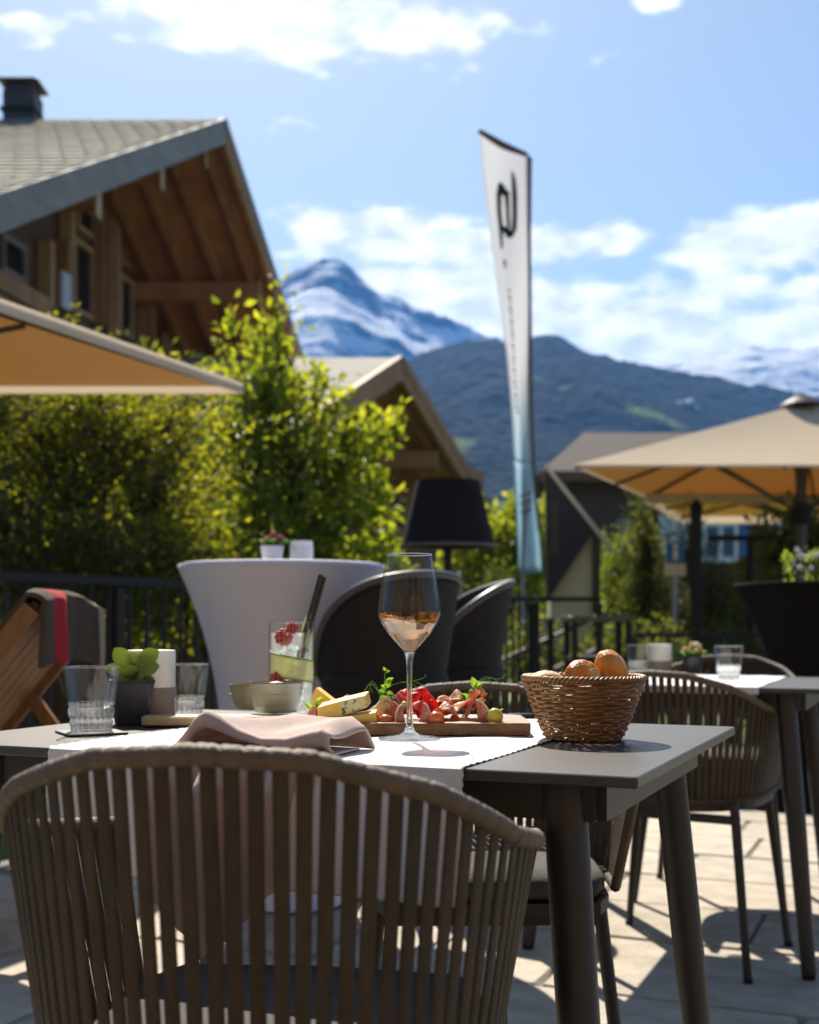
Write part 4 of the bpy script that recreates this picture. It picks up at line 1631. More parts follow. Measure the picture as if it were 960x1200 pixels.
def build_chair(label, loc, rotz, group):
    root = thing('dining_chair', label, 'chair', loc, rotz, group)
    # wrapped rim
    mb = MB()
    n = NST * 6
    pts, rr = [], []
    for i in range(n + 1):
        k = -1 + 2 * i / n
        p, t = rim_pt(k)
        pts.append(p)
        ph = i % 6
        rr.append(.0098 if ph in (1, 2, 4, 5) else (.0095 if ph == 3 else .0084))
    mb.tube(pts, rr, 10)
    mb.obj('wrapped_rim', M['rim'], root, smooth=60)
    mb = MB()
    mb.tube([rail_pt(-1 + 2 * i / 60)[0] for i in range(61)], .0095, 8)
    mb.obj('lower_rail', M['strap'], root, smooth=60)
    # straps
    for i in range(NST):
        k = -1 + 2 * (i + .5) / NST
        a, ta = rim_pt(k)
        b_, tb = rail_pt(k)
        mb = MB()
        tt = ta.copy()
        tt.normalize()
        ax = (b_ - a).normalized()
        tt = (tt - ax * tt.dot(ax)).normalized()
        nn = ax.cross(tt).normalized()
        w, th = .0068, .0020
        vs_, fs = [], []
        jit = rnd.uniform(-.0016, .0016)
        for q in range(4):
            f = q / 3
            p = a.lerp(b_, f) + tt * jit * math.sin(f * PI)
            if q == 0:
                p = p + Vector((0, 0, .004))
            for sx, sy in ((-1, -.55), (-.72, -1), (.72, -1), (1, -.55), (1, .55), (.72, 1), (-.72, 1), (-1, .55)):
                vs_.append(p + tt * sx * w + nn * sy * th)
        for q in range(3):
            for e in range(8):
                e2 = (e + 1) % 8
                fs.append((q * 8 + e, q * 8 + e2, q * 8 + 8 + e2, q * 8 + 8 + e))
        fs += [tuple(reversed(range(8))), tuple(range(24, 32))]
        mb.add(vs_, fs)
        mb.obj('strap', M['strap'], root, smooth=45)
    # end posts of the arms
    for s in (-1, 1):
        a, _ = rim_pt(s)
        b_, _ = rail_pt(s)
        mb = MB()
        mb.tube([a, a.lerp(b_, .5), b_], [.0105, .010, .0095], 8)
        mb.obj('arm_post', M['rim'], root, smooth=60)
    # seat pan and cushion
    poly = [rail_pt(-1 + 2 * i / 24)[0] * .955 for i in range(25)]
    front = [Vector((.18, .235, 0)), Vector((0, .25, 0)), Vector((-.18, .235, 0))]
    mb = MB()
    mb.prism([Vector((p.x, p.y, .425)) for p in poly + front], (0, 0, .022))
    mb.obj('seat_pan', M['chair_metal'], root)
    cu = MB()
    ring = [Vector((p.x, p.y, 0)) * .97 for p in poly + front]
    nR = len(ring)
    vs_ = []
    for sc, z in ((.96, .449), (1.0, .458), (1.0, .476), (.95, .488), (.7, .494), (.3, .496)):
        vs_ += [Vector((p.x * sc, p.y * sc, z)) for p in ring]
    fs = []
    for q in range(5):
        for e in range(nR):
            e2 = (e + 1) % nR
            fs.append((q * nR + e, q * nR + e2, (q + 1) * nR + e2, (q + 1) * nR + e))
    fs += [tuple(reversed(range(nR))), tuple(range(5 * nR, 6 * nR))]
    cu.add(vs_, fs)
    cu.obj('cushion', M['cushion'], root, smooth=50)
    for sx in (-1, 1):
        for y0, y1 in ((.17, .21), (-.155, -.20)):
            mb = MB()
            mb.tube([(sx * .185, y0, .45), (sx * .19, y0, .42), (sx * .235, y1, .006)], [.0125, .0125, .0105], 10)
            lg = mb.obj('leg', M['chair_metal'], root, smooth=50)
            mb = MB()
            mb.lathe([(.012, 0), (.012, .012)], 10, (sx * .236, y1, 0))
            mb.obj('foot_cap', M['iron'], lg)
    for y in (.17, -.155):
        mb = MB()
        mb.bar((-.19, y, .405), (.19, y, .405), .016, .022)
        mb.obj('cross_bar', M['chair_metal'], root)
    return root


def rot_to(f):
    return math.atan2(-f[0], f[1])


CG = 'woven dining chairs around the two dining tables'
chair0 = build_chair('woven brown strap armchair seen from behind, nearest the camera, in front of the set table', (-.136, 1.2385, 0), rot_to((math.sin(R(8)), math.cos(R(8)))), CG)
chair0.scale = (1, 1, 1.014)


def place_chair(label, loc, f, sz=1.0):
    c = dup(chair0)
    c.location = loc
    c.rotation_euler = (0, 0, rot_to(f))
    c.scale = (1, 1, sz)
    c['label'] = label
    return c


place_chair('woven brown chair facing the camera across the set table, behind the cheese board', (.135, 2.27, 0), (.02, -1), .985)
place_chair('woven brown armchair with its back to us tucked at the second table', (.755, 3.37, 0), (math.sin(R(31)), math.cos(R(31))), .985)
place_chair('woven brown chair on the far side of the second table', (1.03, 4.07, 0), (-U.x, -U.y), 1.0)


# ---- dining tables ---------------------------------------------------------------
def build_table(label, nr, w, dep):
    """nr: near right corner; local x runs to the right along the near edge, y to the back"""
    root = thing('dining_table', label, 'table', (nr.x, nr.y, 0), UROT, 'grey dining tables')
    mb = MB()
    mb.box((-w / 2, dep / 2, TABLE_Z - .0065), (w, dep, .013), bev=.0015)
    mb.obj('table_top', M['table_top'], root)
    mb = MB()
    i = .06
    zt = TABLE_Z - .014
    for a, b_ in (((-i, i), (-w + i, i)), ((-i, dep - i), (-w + i, dep - i)), ((-i, i), (-i, dep - i)), ((-w + i, i), (-w + i, dep - i))):
        mb.bar((a[0], a[1], zt - .0235), (b_[0], b_[1], zt - .0235), .022, .045)
    mb.obj('apron', M['table_metal'], root)
    for lx, ox in ((-.10, 1), (-w + .10, -1)):
        for ly, oy in ((.06, -1), (dep - .06, 1)):
            mb = MB()
            top = Vector((lx, ly, zt))
            bot = Vector((lx + ox * .064, ly + oy * .064, .012))
            mb.tube([top, top.lerp(bot, .5), bot], [.0255, .0245, .0185], 20)
            lg = mb.obj('leg', M['table_metal'], root, smooth=50)
            mb = MB()
            mb.lathe([(.017, 0), (.017, .0115)], 14, (bot.x, bot.y, 0))
            mb.obj('foot', M['iron'], lg)
    return root


NR1 = Vector((.2468, 1.3188, 0))
W1, D1 = 1.035, .7066
build_table('grey topped dining table set with wine and food in the foreground', NR1, W1, D1)
NR2 = Vector((1.053, 3.1, 0))
W2 = .82
build_table('second grey dining table with candle and glasses behind the bread basket', NR2, W2, D1)


def tl(nr, t, s, z=0.0):
    """table coordinates: t to the left along the near edge, s to the back"""
    p = nr + V * t + U * s
    return Vector((p.x, p.y, z))


def build_runner(label, nr, t0, t1, over, dep=D1, wav=.0010, name='table_runner', back=.10):
    mb = MB()
    nu, nv = 150, 90

    def fn(a, b):
        ln = dep + over + back
        d = b * ln
        edge = min(a, 1 - a)
        sc = 1 if edge < .004 else 0
        t = lerp(t0, t1, a) + (wav * math.sin(d * 2 * PI / .011) * (1 if a < .5 else -1) if sc else 0)
        zz = TABLE_Z + .0022 + .0008 * math.sin(t * 60 + d * 17) + (.0007 * math.sin(d * 2 * PI / .022) + .0004 if sc else 0)
        r = .008
        if d < over:                                           # hanging in front
            k = over - d
            wv = .006 * math.sin(t * 26 + 1.0) * min(1, k * 8) + .004 * math.sin(t * 61) * min(1, k * 5)
            return tl(nr, t, -.004 - .006 * min(1, k * 20) - max(0, wv), TABLE_Z + .0022 - k)
        if d > over + dep:
            k = d - over - dep
            return tl(nr, t, dep + .004 + .006 * min(1, k * 20), TABLE_Z + .0022 - k)
        return tl(nr, t, d - over, zz)
    mb.grid(fn, nu, nv * 3)
    o = mb.obj(name, M['runner'], smooth=50)
    o.modifiers.new('thickness', 'SOLIDIFY').thickness = .0012
    return tag(o, label, 'table runner')


build_runner('white cloth runner with scalloped hem on the foreground table', NR1, .20, .79, .16)
build_runner('white cloth runner on the second table under the candle', NR2, .16, .62, .02, back=.02)

# ---- napkin ------------------------------------------------------------------------
mb = MB()


def nap(a, b):
    # a across (0 left .. 1 right), b from the back on the table over the edge and down
    t = lerp(.625, .385, a)
    on = .105
    hang = .255 - .21 * abs(a - .40) ** 1.1
    d = b * (on + hang)
    if d < on:
        k = d / on
        hump = .004 * math.exp(-((a - .22) / .13) ** 2) + .008 * math.exp(-((a - .62) / .2) ** 2)
        fl_ = .25 + .75 * k ** 1.2
        z = TABLE_Z + .006 + hump * fl_ + .003 * math.sin(k * PI) * math.sin(a * 7 + .8) ** 2
        return tl(NR1, t - .012 * math.sin(k * 3), on - d + .004, z)
    k = d - on
    hump = .004 * math.exp(-((a - .22) / .13) ** 2) + .008 * math.exp(-((a - .62) / .2) ** 2)
    e = min(1, k / .04)
    wv = .014 * math.sin(a * 17 + k * 6) * e + .010 * math.sin(a * 31 + 2) * e
    return tl(NR1, lerp(t, lerp(.60, .44, a), min(1, k * 3)), -.010 - .016 * e - wv - .01 * math.sin(a * 5) * e, TABLE_Z + .006 + hump * (1 - e) - k)


mb.grid(nap, 60, 70)
o = mb.obj('napkin', M['napkin'], smooth=60)
o.modifiers.new('thickness', 'SOLIDIFY').thickness = .002
tag(o, 'rumpled dusty pink napkin hanging over the near table edge', 'napkin')
# second fold of the same cloth lying on top
mb = MB()


def nap2(a, b):
    t = lerp(.605, .372, a)
    h = interp(a, [0, .08, .16, .23, .32, .45, .6, .75, .88, .95, 1], [.004, .022, .045, .053, .046, .031, .021, .022, .031, .034, .026])
    hb = interp(a, [0, .2, .35, .5, .7, .9, 1], [.004, .022, .034, .042, .044, .043, .024])
    bk_ = interp(a, [0, .25, .5, 1], [.10, .13, .15, .13])
    fr_ = .022 + .008 * math.sin(a * 6 + 1)
    if b < .62:
        k = b / .62
        s_ = lerp(bk_, fr_, k)
        z = TABLE_Z + .005 + lerp(hb * min(1, k * 5), h - .004, k ** 1.3) + .003 * math.sin(a * 13 + k * 5) * math.sin(k * PI)
        return tl(NR1, t + .010 * k, s_, z)
    k = (b - .62) / .38
    ang = k * 3.4
    rr = .0085 + .003 * math.sin(a * 8)
    return tl(NR1, t + .010, fr_ - rr * math.sin(ang), TABLE_Z + .005 + h - .004 + .004 - rr * (1 - math.cos(ang)) - .002)


mb.grid(nap2, 40, 40)
o2 = mb.obj('folded_layer', M['napkin'], smooth=60)
o2.modifiers.new('thickness', 'SOLIDIFY').thickness = .003
o2.parent = o

# ---- wine glass -------------------------------------------------------------------
g0 = T(480, 870)
g0.z = TABLE_Z + .0045
wg = thing('wine_glass', 'tall stemmed wine glass half filled with rose wine', 'glass', g0)
prof = [(.0045, .118), (.0075, .122), (.012, .128), (.021, .1375), (.031, .149), (.040, .163), (.0438, .174), (.0444, .180), (.0432, .192), (.0395, .216), (.0355, .238), (.0318, .2585)]
pr = []
for i in range(len(prof) - 1):
    for k in range(4):
        f = k / 4
        pr.append((lerp(prof[i][0], prof[i + 1][0], f), lerp(prof[i][1], prof[i + 1][1], f)))
pr.append(prof[-1])
mb = MB()
mb.lathe(pr, 64, cap=(False, False))
mb.obj('bowl', M['glass_thin'], wg, smooth=80)
mb = MB()
mb.tube([(.0318 * math.cos(2 * PI * k / 64), .0318 * math.sin(2 * PI * k / 64), .2585) for k in range(65)], .0006, 6, cap=False)
mb.obj('lip', M['stem_glass'], wg, smooth=80)
mb = MB()
mb.lathe([(.0, .0005), (.0435, .0005), (.0440, .0012), (.0435, .002), (.030, .0035), (.015, .0062), (.0075, .011), (.0048, .020), (.0040, .035), (.0037, .07), (.0040, .10),
          (.0052, .113), (.0075, .1215), (.004, .1222), (.0, .1222)], 48, cap=(False, False))
mb.obj('stem_and_foot', M['stem_glass'], wg, smooth=60)
mb = MB()
lq = [(.0, .1228)] + [(max(.001, r - .0012), z + .0007) for r, z in pr if .1225 < z < .1775]
lq += [(lq[-1][0], .178), (.0, .178)]
mb.lathe(lq, 64, cap=(False, False))
mb.obj('wine', M['wine'], wg, smooth=50)

# ---- cut tumblers --------------------------------------------------------------------


def build_tumbler(label, loc, sc=1.0, rot=0.0):
    root = thing('tumbler', label, 'glass', loc, rot, 'cut glass tumblers')
    nS = 96

    def mod(a, z):
        if z < .0005 or z > .092:
            return 1
        f = abs(math.sin(a * (7 if z > .042 else 12)))
        if z > .042:
            return 1 - .010 * (1 - f) ** 1.5 * min(1, (.095 - z) / .03)
        return 1 - .055 * f ** 1.2
    base_ = [(.0, .0), (.0295, .0), (.0310, .002), (.0300, .005), (.0325, .012), (.0318, .0155), (.0300, .018), (.0330, .021), (.0345, .031), (.0335, .034), (.0318, .0365),
             (.0350, .040), (.0352, .0425), (.0330, .043), (.0300, .030), (.0255, .0235), (.0, .022)]
    n_ext = 13
    prof_ = []
    for i in range(len(base_) - 1):
        for k in range(2):
            prof_.append((lerp(base_[i][0], base_[i + 1][0], k / 2), lerp(base_[i][1], base_[i + 1][1], k / 2), i < n_ext))
    prof_.append((*base_[-1], False))
    vs_, fs = [], []
    for r, z, ext in prof_:
        for k in range(nS):
            a = 2 * PI * k / nS
            q = r * (mod(a, z) if ext else 1) * sc
            vs_.append((q * math.cos(a), q * math.sin(a), z * sc))
    for i in range(len(prof_) - 1):
        for k in range(nS):
            k2 = (k + 1) % nS
            fs.append((i * nS + k, i * nS + k2, (i + 1) * nS + k2, (i + 1) * nS + k))
    mb = MB()
    mb.add(vs_, fs)
    mb.obj('cut_base', M['glass_cut'], root, smooth=28)
    # fluted wall: outer and inner skin
    mb = MB()
    for r0, r1, fl in ((.0353, .0425, .030), (.0331, .0408, 0)):
        up = [(lerp(r0, r1, (k / 10) ** .95), lerp(.0427, .0965, k / 10)) for k in range(11)]
        mb.lathe([(r * sc, z * sc) for r, z in up], nS, mod=lambda a, z, fl=fl: 1 - fl * (1 - abs(math.sin(a * 7))) ** 1.4 * min(1, max(0, (.094 * sc - z) / .03)), cap=(False, False))
    mb.obj('fluted_wall', M['glass_thin'], root, smooth=60, fix=False)
    mb = MB()
    mb.tube([(.0417 * sc * math.cos(2 * PI * k / 64), .0417 * sc * math.sin(2 * PI * k / 64), .0966 * sc) for k in range(65)], .0009 * sc, 6, cap=False)
    mb.obj('lip', M['stem_glass'], root, smooth=60)
    return root


def at(x, y, dz=.0005):
    p = T(x, y)
    p.z = TABLE_Z + dz
    return p


build_tumbler('cut glass tumbler on a thin coaster at the left of the set table', at(107, 859.5, .0042))
p = at(107, 860)
mb = MB()
mb.box((0, 0, .0018), (.088, .088, .0030), Matrix.Rotation(R(30), 4, 'Z'), bev=.0008)
o = mb.obj('coaster', mat('coaster', (.05, .048, .047), .6, (.06, .058, .056), 40))
o.location = p
tag(o, 'thin dark square coaster under the front left tumbler', 'coaster')
build_tumbler('cut glass tumbler standing beside the white candle on the set table', at(216, 845.5), 1.0, .3)

# ---- succulent in pot -------------------------------------------------------------------
pp = at(155, 849)
pt = thing('potted_plant', 'small green succulent in a dark square tapered pot on the set table', 'plant', pp, R(12))
mb = MB()
for z, w in ():
    pass
rings = [(.0255, 0), (.027, .001), (.0355, .068), (.0370, .069), (.0370, .0735), (.0340, .0735), (.0335, .066), (.0, .064)]
vs_, fs = [], []
for w, z in rings:
    k = w * .18
    vs_ += [(w - k, -w, z), (w, -w + k, z), (w, w - k, z), (w - k, w, z), (-w + k, w, z), (-w, w - k, z), (-w, -w + k, z), (-w + k, -w, z)]
for i in range(len(rings) - 1):
    for e in range(8):
        fs.append((i * 8 + e, i * 8 + (e + 1) % 8, i * 8 + 8 + (e + 1) % 8, i * 8 + 8 + e))
fs.append(tuple(reversed(range(8))))
mb.add(vs_, fs)
mb.obj('pot', M['pot'], pt, smooth=30)
mb = MB()
mb.box((0, 0, .0645), (.064, .064, .003))
mb.obj('soil', M['soil'], pt)


def leaf_blade(base, d, ln, w, th, curl=.2, n=9, hint=(0, -1, .45)):
    """plump leaf from base along d"""
    base, d = Vector(base), Vector(d).normalized()
    side = d.cross(Vector(hint))
    if side.length < .05:
        side = Vector((1, 0, 0))
    side.normalize()
    up = side.cross(d)
    mb = MB()
    vs_, fs = [], []
    for i in range(n + 1):
        f = i / n
        c = base + d * ln * f + up * (-curl * ln * (f - .5) ** 2)
        ww = w * max(.14, math.sin(PI * min(1, f ** 1.5)) ** .6) if f > .01 else w * .2
        for k in range(8):
            a = 2 * PI * k / 8
            vs_.append(c + side * math.cos(a) * ww + up * math.sin(a) * th * (ww / w + .1) + up * abs(math.cos(a)) * ww * .25)
    for i in range(n):
        for k in range(8):
            fs.append((i * 8 + k, i * 8 + (k + 1) % 8, i * 8 + 8 + (k + 1) % 8, i * 8 + 8 + k))
    fs += [tuple(reversed(range(8))), tuple(range(n * 8, n * 8 + 8))]
    mb.add(vs_, fs)
    return mb


for (x0, dx, dy, dz, ln, w, z0) in ((0, -.55, -.2, .8, .050, .0150, .085), (0, .75, -.25, .62, .055, .0155, .088), (0, .8, -.4, .28, .050, .0140, .082), (0, -.9, -.1, .25, .046, .011, .082),
                                    (0, -.1, -.6, .5, .034, .012, .075), (0, .2, .8, .6, .045, .013, .085), (0, -.5, .7, .5, .042, .013, .083), (.004, .9, -.1, -.02, .032, .010, .074),
                                    (0, .45, -.6, .2, .032, .0105, .072), (0, -.7, -.6, .1, .030, .009, .072), (0, 0, -.1, 1, .030, .011, .09)):
    leaf_blade((x0, 0, z0), (dx, dy, dz), ln, w, .0022).obj('leaf', M['succulent'], pt, smooth=70)
mb = MB()
mb.tube([(0, 0, .064), (.001, 0, .078), (0, 0, .094)], [.005, .0045, .004], 8)
mb.obj('stem', M['sprout'], pt, smooth=60)

# ---- candle in stone holder -----------------------------------------------------------------


def build_candle(label, loc, r=.042, h=.122, frac=.48, grp='white block candles in stone holders', frosted=False):
    root = thing('candle', label, 'candle', loc, 0, grp)
    hz = h * frac
    mb = MB()
    mb.lathe([(0, 0), (r * .985, 0), (r, .002), (r, hz - .001), (r * .99, hz), (0, hz)], 40, cap=(False, False))
    mb.obj('holder', M['stone_holder'] if not frosted else M['frost'], root, smooth=40)
    mb = MB()
    mb.lathe([(0, hz + .0005), (r * .965, hz + .0005), (r * .97, h - .006), (r * .95, h - .001), (r * .8, h - .0015), (r * .25, h - .004), (0, h - .005)], 40, cap=(False, False))
    mb.obj('wax', M['wax'] if not frosted else M['frost'], root, smooth=40)
    mb = MB()
    mb.tube([(0, 0, h - .006), (.001, 0, h + .004)], .0009, 6)
    mb.obj('wick', M['ink'], root)
    return root


build_candle('white candle in a brown stone holder on the set table', at(177, 846.5))

# ---- small board with two bowls -----------------------------------------------------------------
c = at(300, 851)
mb = MB()
prof_ = []
lx, ly, rr_ = .15, .030, .012
for cx_, cy_, a0 in ((lx - rr_, ly - rr_, 0), (-lx + rr_, ly - rr_, 90), (-lx + rr_, -ly + rr_, 180), (lx - rr_, -ly + rr_, 270)):
    for k in range(6):
        a = R(a0 + k * 18)
        prof_.append(Vector((cx_ + rr_ * math.cos(a), cy_ + rr_ * math.sin(a), 0)))
vs_, fs = [], []
for ins, z in ((.002, 0), (0, .002), (0, .0125), (.002, .0145)):
    vs_ += [Vector((p_.x - math.copysign(ins, p_.x), p_.y - math.copysign(ins, p_.y), z)) for p_ in prof_]
n_ = len(prof_)
for i in range(3):
    for e in range(n_):
        fs.append((i * n_ + e, i * n_ + (e + 1) % n_, (i + 1) * n_ + (e + 1) % n_, (i + 1) * n_ + e))
fs += [tuple(reversed(range(n_))), tuple(range(3 * n_, 4 * n_))]
mb.add(vs_, fs)
o = mb.obj('serving_board', M['board_light'], smooth=40)
o.location = (c.x - .030, c.y - .005, c.z + .003)
o.rotation_euler = (0, 0, R(2))
tag(o, 'small pale wooden board under the two ceramic bowls', 'board')
for px, py_, r1, h, mt, lab in ((296, 842, .040, .041, 'ceramic_dark', 'olive glazed dip bowl standing behind the larger bowl'), (324, 847, .0455, .050, 'ceramic', 'grey-green ribbed ceramic bowl of pale dip in front')):
    q = at(px, py_, .018)
    b_ = thing('dip_bowl', lab, 'bowl', q, 0, 'ceramic dip bowls')
    mb = MB()

    def rib(a, z):
        return 1 + .012 * math.sin(z * 700)
    pr_ = [(0, 0), (r1 * .74, 0), (r1 * .78, .002)] + [(r1 * (.78 + .22 * (k / 12) ** .8), .002 + (h - .003) * k / 12) for k in range(1, 13)]
    pr_ += [(r1 * .985, h), (r1 * .95, h - .001), (r1 * .90, h * .6), (r1 * .75, h * .35), (0, h * .3)]
    mb.lathe(pr_, 48, mod=rib, cap=(False, False))
    mb.obj('vessel', M[mt], b_, smooth=50)
    mb = MB()
    mb.tube([(r1 * .975 * math.cos(2 * PI * k / 48), r1 * .975 * math.sin(2 * PI * k / 48), h) for k in range(49)], .0013, 6, cap=False)
    mb.obj('glazed_lip', M['ceramic_rim'], b_, smooth=60)
    mb = MB()
    mb.lathe([(0, h * .55), (r1 * .91, h * .62), (r1 * .6, h * .70), (r1 * .3, h * (.98 if mt == 'ceramic' else .8)), (0, h * (1.04 if mt == 'ceramic' else .8))], 24,
             mod=lambda a, z: 1 + .12 * math.sin(3 * a + z * 200), cap=(False, False))
    mb.obj('dip', M['dip'], b_, smooth=60)

# ---- long drink ---------------------------------------------------------------------------------
q = at(342, 841)
ld = thing('long_drink', 'tall straight glass of gin with cucumber, raspberries and black straw', 'drink', q)
HG, RG = .168, .0405
mb = MB()
mb.lathe([(RG * .96, .0), (RG * .99, .004), (RG, .012), (RG, HG)], 56, cap=(True, False))
mb.obj('glass_body', M['glass_thin'], ld, smooth=50)
mb = MB()
mb.lathe([(0, .001), (RG * .95, .001), (RG * .96, .010), (RG * .80, .013), (0, .012)], 40, cap=(False, False))
mb.obj('glass_base', M['glass_cut'], ld, smooth=50)
mb = MB()
mb.tube([(RG * math.cos(2 * PI * k / 56), RG * math.sin(2 * PI * k / 56), HG) for k in range(57)], .0009, 6, cap=False)
mb.obj('lip', M['stem_glass'], ld, smooth=60)
mb = MB()
mb.lathe([(0, HG - .018), (RG * .97, HG - .018)], 40, cap=(False, False))
mb.obj('liquid_surface', M['drink'], ld)
mb = MB()
mb.lathe([(0, .014), (RG * .90, .014), (RG * .91, HG - .0185), (0, HG - .0185)], 40, cap=(False, False))
mb.obj('cloudy_drink', M['cloudy'], ld, smooth=50)
# cucumber ribbon wound along the wall
mb = MB()
skin = [MB(), MB()]
zc_ = lambda a: .094 - .014 * (a / .9)


def cuc(a, b):
    th = lerp(R(-176), R(10), a)
    r_ = RG * .955 - .0007
    z = .098 - .020 * a + lerp(-.019, .019, b)
    return Vector((r_ * math.cos(th), r_ * math.sin(th), z))


mb.grid(cuc, 40, 6)
cu = mb.obj('cucumber_ribbon', M['cucumber'], ld, smooth=60)
cu.modifiers.new('thickness', 'SOLIDIFY').thickness = .0016
mb = MB()
for b in (0, 1):
    mb.tube([cuc(k / 40, b) * Vector((1.005, 1.005, 1)).x if False else cuc(k / 40, b) for k in range(41)], .0014, 6)
mb.obj('cucumber_skin', M['cucumber_skin'], cu, smooth=60)
mb = MB()
mb.prism([(.016, -.010, .125), (.030, -.012, .125), (.034, -.012, .150), (.026, -.010, .180), (.019, -.010, .160)], (0, .002, 0))
sl = mb.obj('cucumber_slice', M['cucumber'], ld)
mb = MB()
mb.tube([(.0165, -.0115, .142), (.024, -.0125, .128), (.031, -.0125, .116)], .0016, 6)
mb.obj('slice_skin', M['cucumber_skin'], sl)


def raspberry(c, r):
    mb = MB()
    for i in range(5):
        th = PI * (.12 + .19 * i)
        nn_ = max(3, int(9 * math.sin(th)))
        for k in range(nn_):
            a = 2 * PI * (k + .5 * (i % 2)) / nn_
            mb.ball((c[0] + r * math.sin(th) * math.cos(a), c[1] + r * math.sin(th) * math.sin(a), c[2] + r * .95 * math.cos(th)), r * .36, 8, 6)
    return mb


raspberry((-.012, -.022, .142), .0125).obj('raspberry', M['berry'], ld, smooth=60)
raspberry((-.022, -.025, .068), .0115).obj('raspberry', M['berry'], ld, smooth=60)
raspberry((.002, -.016, .158), .009).obj('raspberry', M['berry'], ld, smooth=60)
for c, s, rz_ in (((.012, -.005, .06), .024, .4), ((-.012, .006, .048), .026, 1.0), ((.008, .004, .135), .026, .2), ((-.008, .01, .11), .024, .7), ((.01, -.008, .028), .024, .9)):
    mb = MB()
    mb.box((0, 0, 0), (s, s, s), Matrix.Translation(Vector(c)) @ Euler((rz_, rz_ * .7, rz_), 'XYZ').to_matrix().to_4x4(), bev=.003)
    mb.obj('ice_cube', M['ice'], ld, smooth=30)
mb = MB()
a_, b__ = Vector((-.010, -.008, .025)), Vector((.0525, -.010, .252))
mb.tube([a_, a_.lerp(b__, .5), a_.lerp(b__, .69), a_.lerp(b__, .70), a_.lerp(b__, .71), a_.lerp(b__, .72), b__], [.0046, .0046, .0046, .0052, .0052, .0046, .0046], 12)
mb.obj('straw', M['straw'], ld, smooth=50)
mb = MB()
mb.tube([a_ + Vector((.006, .004, 0)), b__ + Vector((.006, .005, -.004))], .0040, 12)
mb.obj('straw', M['straw'], ld, smooth=50)

# ---- serving board with cheese, ham, fruit --------------------------------------------------------
BZ = TABLE_Z + .004
bt = .0175
xa, xb = P(366, 0, 1.775).x, P(621, 0, 1.775).x
mb = MB()
nB = 44
prof_ = []
for k in range(nB):                                   # slightly uneven outline, bark-like front edge
    f = k / (nB - 1)
    prof_.append(Vector((lerp(xa, xb, f), 1.772 + .0025 * math.sin(f * 23) + .0015 * math.sin(f * 61), 0)))
prof_ += [Vector((xb + .004, 1.80, 0)), Vector((xb + .002, 1.93, 0)), Vector((xb - .01, 1.945, 0)), Vector((xa + .01, 1.945, 0)), Vector((xa - .003, 1.93, 0)), Vector((xa - .004, 1.79, 0))]
n_ = len(prof_)
cen = Vector(((xa + xb) / 2, 1.86, 0))
vs_, fs = [], []
for q_, (sc, z) in enumerate(((.985, BZ), (1.0, BZ + .003), (1.0, BZ + bt - .003), (.992, BZ + bt))):
    for i, p_ in enumerate(prof_):
        w_ = cen.lerp(p_, sc)
        vs_.append((w_.x, w_.y + (.0012 * math.sin(i * 1.7 + q_ * 2) if i < nB else 0), z))
for i in range(3):
    for e in range(n_):
        fs.append((i * n_ + e, i * n_ + (e + 1) % n_, (i + 1) * n_ + (e + 1) % n_, (i + 1) * n_ + e))
fs += [tuple(reversed(range(n_))), tuple(range(3 * n_, 4 * n_))]
mb.add(vs_, fs)
tag(mb.obj('serving_board', M['board'], smooth=35), 'long rustic dark wood board carrying cheese, ham and figs', 'board')
FZ = BZ + bt + .0005


def cheese(label, poly, ext, rind_faces=None, mat_='cheese'):
    """poly: side profile (3d points), ext: extrusion"""
    base = Vector(poly[0])
    root = thing('cheese_piece', label, 'cheese', base, 0, 'cheese pieces on the board')
    mb = MB()
    mb.prism(poly, ext)
    o = mb.obj('paste', M[mat_], root, world=True)
    bv = o.modifiers.new('soft', 'BEVEL')
    bv.width = .0012
    bv.segments = 2
    return root


def slab_(root, pts, ext, m_='cheese_rind'):
    mb = MB()
    mb.prism(pts, ext)
    o = mb.obj('rind', M[m_], root, world=True)
    return o


def Q(x, y, Y):
    return P(x, y, Y)


# upper leaning slab
ys, ye = 1.80, 1.85
p_ = [Q(372, 829, ys), Q(398, 822, ys), Q(428, 815, ys), Q(431, 829, ys), Q(400, 840, ys), Q(373, 842, ys)]
rt = cheese('long yellow cheese wedge with herb-speckled rind lying on top', p_, (.004, .045, .004))
slab_(rt, [Q(398, 823.5, ys - .001), Q(428, 816.5, ys - .001), Q(430.5, 828.5, ys - .001), Q(400, 838.5, ys - .001)], (0, .0006, 0))
# lower slab
p_ = [Q(388, 842, 1.79), Q(420, 838, 1.79), Q(441, 834.5, 1.79), Q(442, 850.5, 1.79), Q(388, 851, 1.79)]
rt = cheese('lower yellow cheese wedge with herb rind beside the wine stem', p_, (0, .05, .001))
slab_(rt, [Q(389, 843, 1.789), Q(419, 839.5, 1.789), Q(419, 850, 1.789), Q(389, 850.2, 1.789)], (0, .0006, 0))
# pointed wedge behind
p_ = [Q(364, 838, 1.88), Q(366, 815, 1.88), Q(370, 806, 1.88), Q(392, 823, 1.88), Q(392, 838, 1.88)]
cheese('upright orange cheese triangle behind the long wedge', p_, (.004, .03, 0))
p_ = [Q(440, 828, 1.85), Q(447, 818, 1.85), Q(456, 815, 1.85), Q(460, 822, 1.85), Q(460, 848, 1.85), Q(441, 848, 1.85)]
cheese('crumbly white cheese chunk behind the wine stem', p_, (0, .025, 0), mat_='brie')


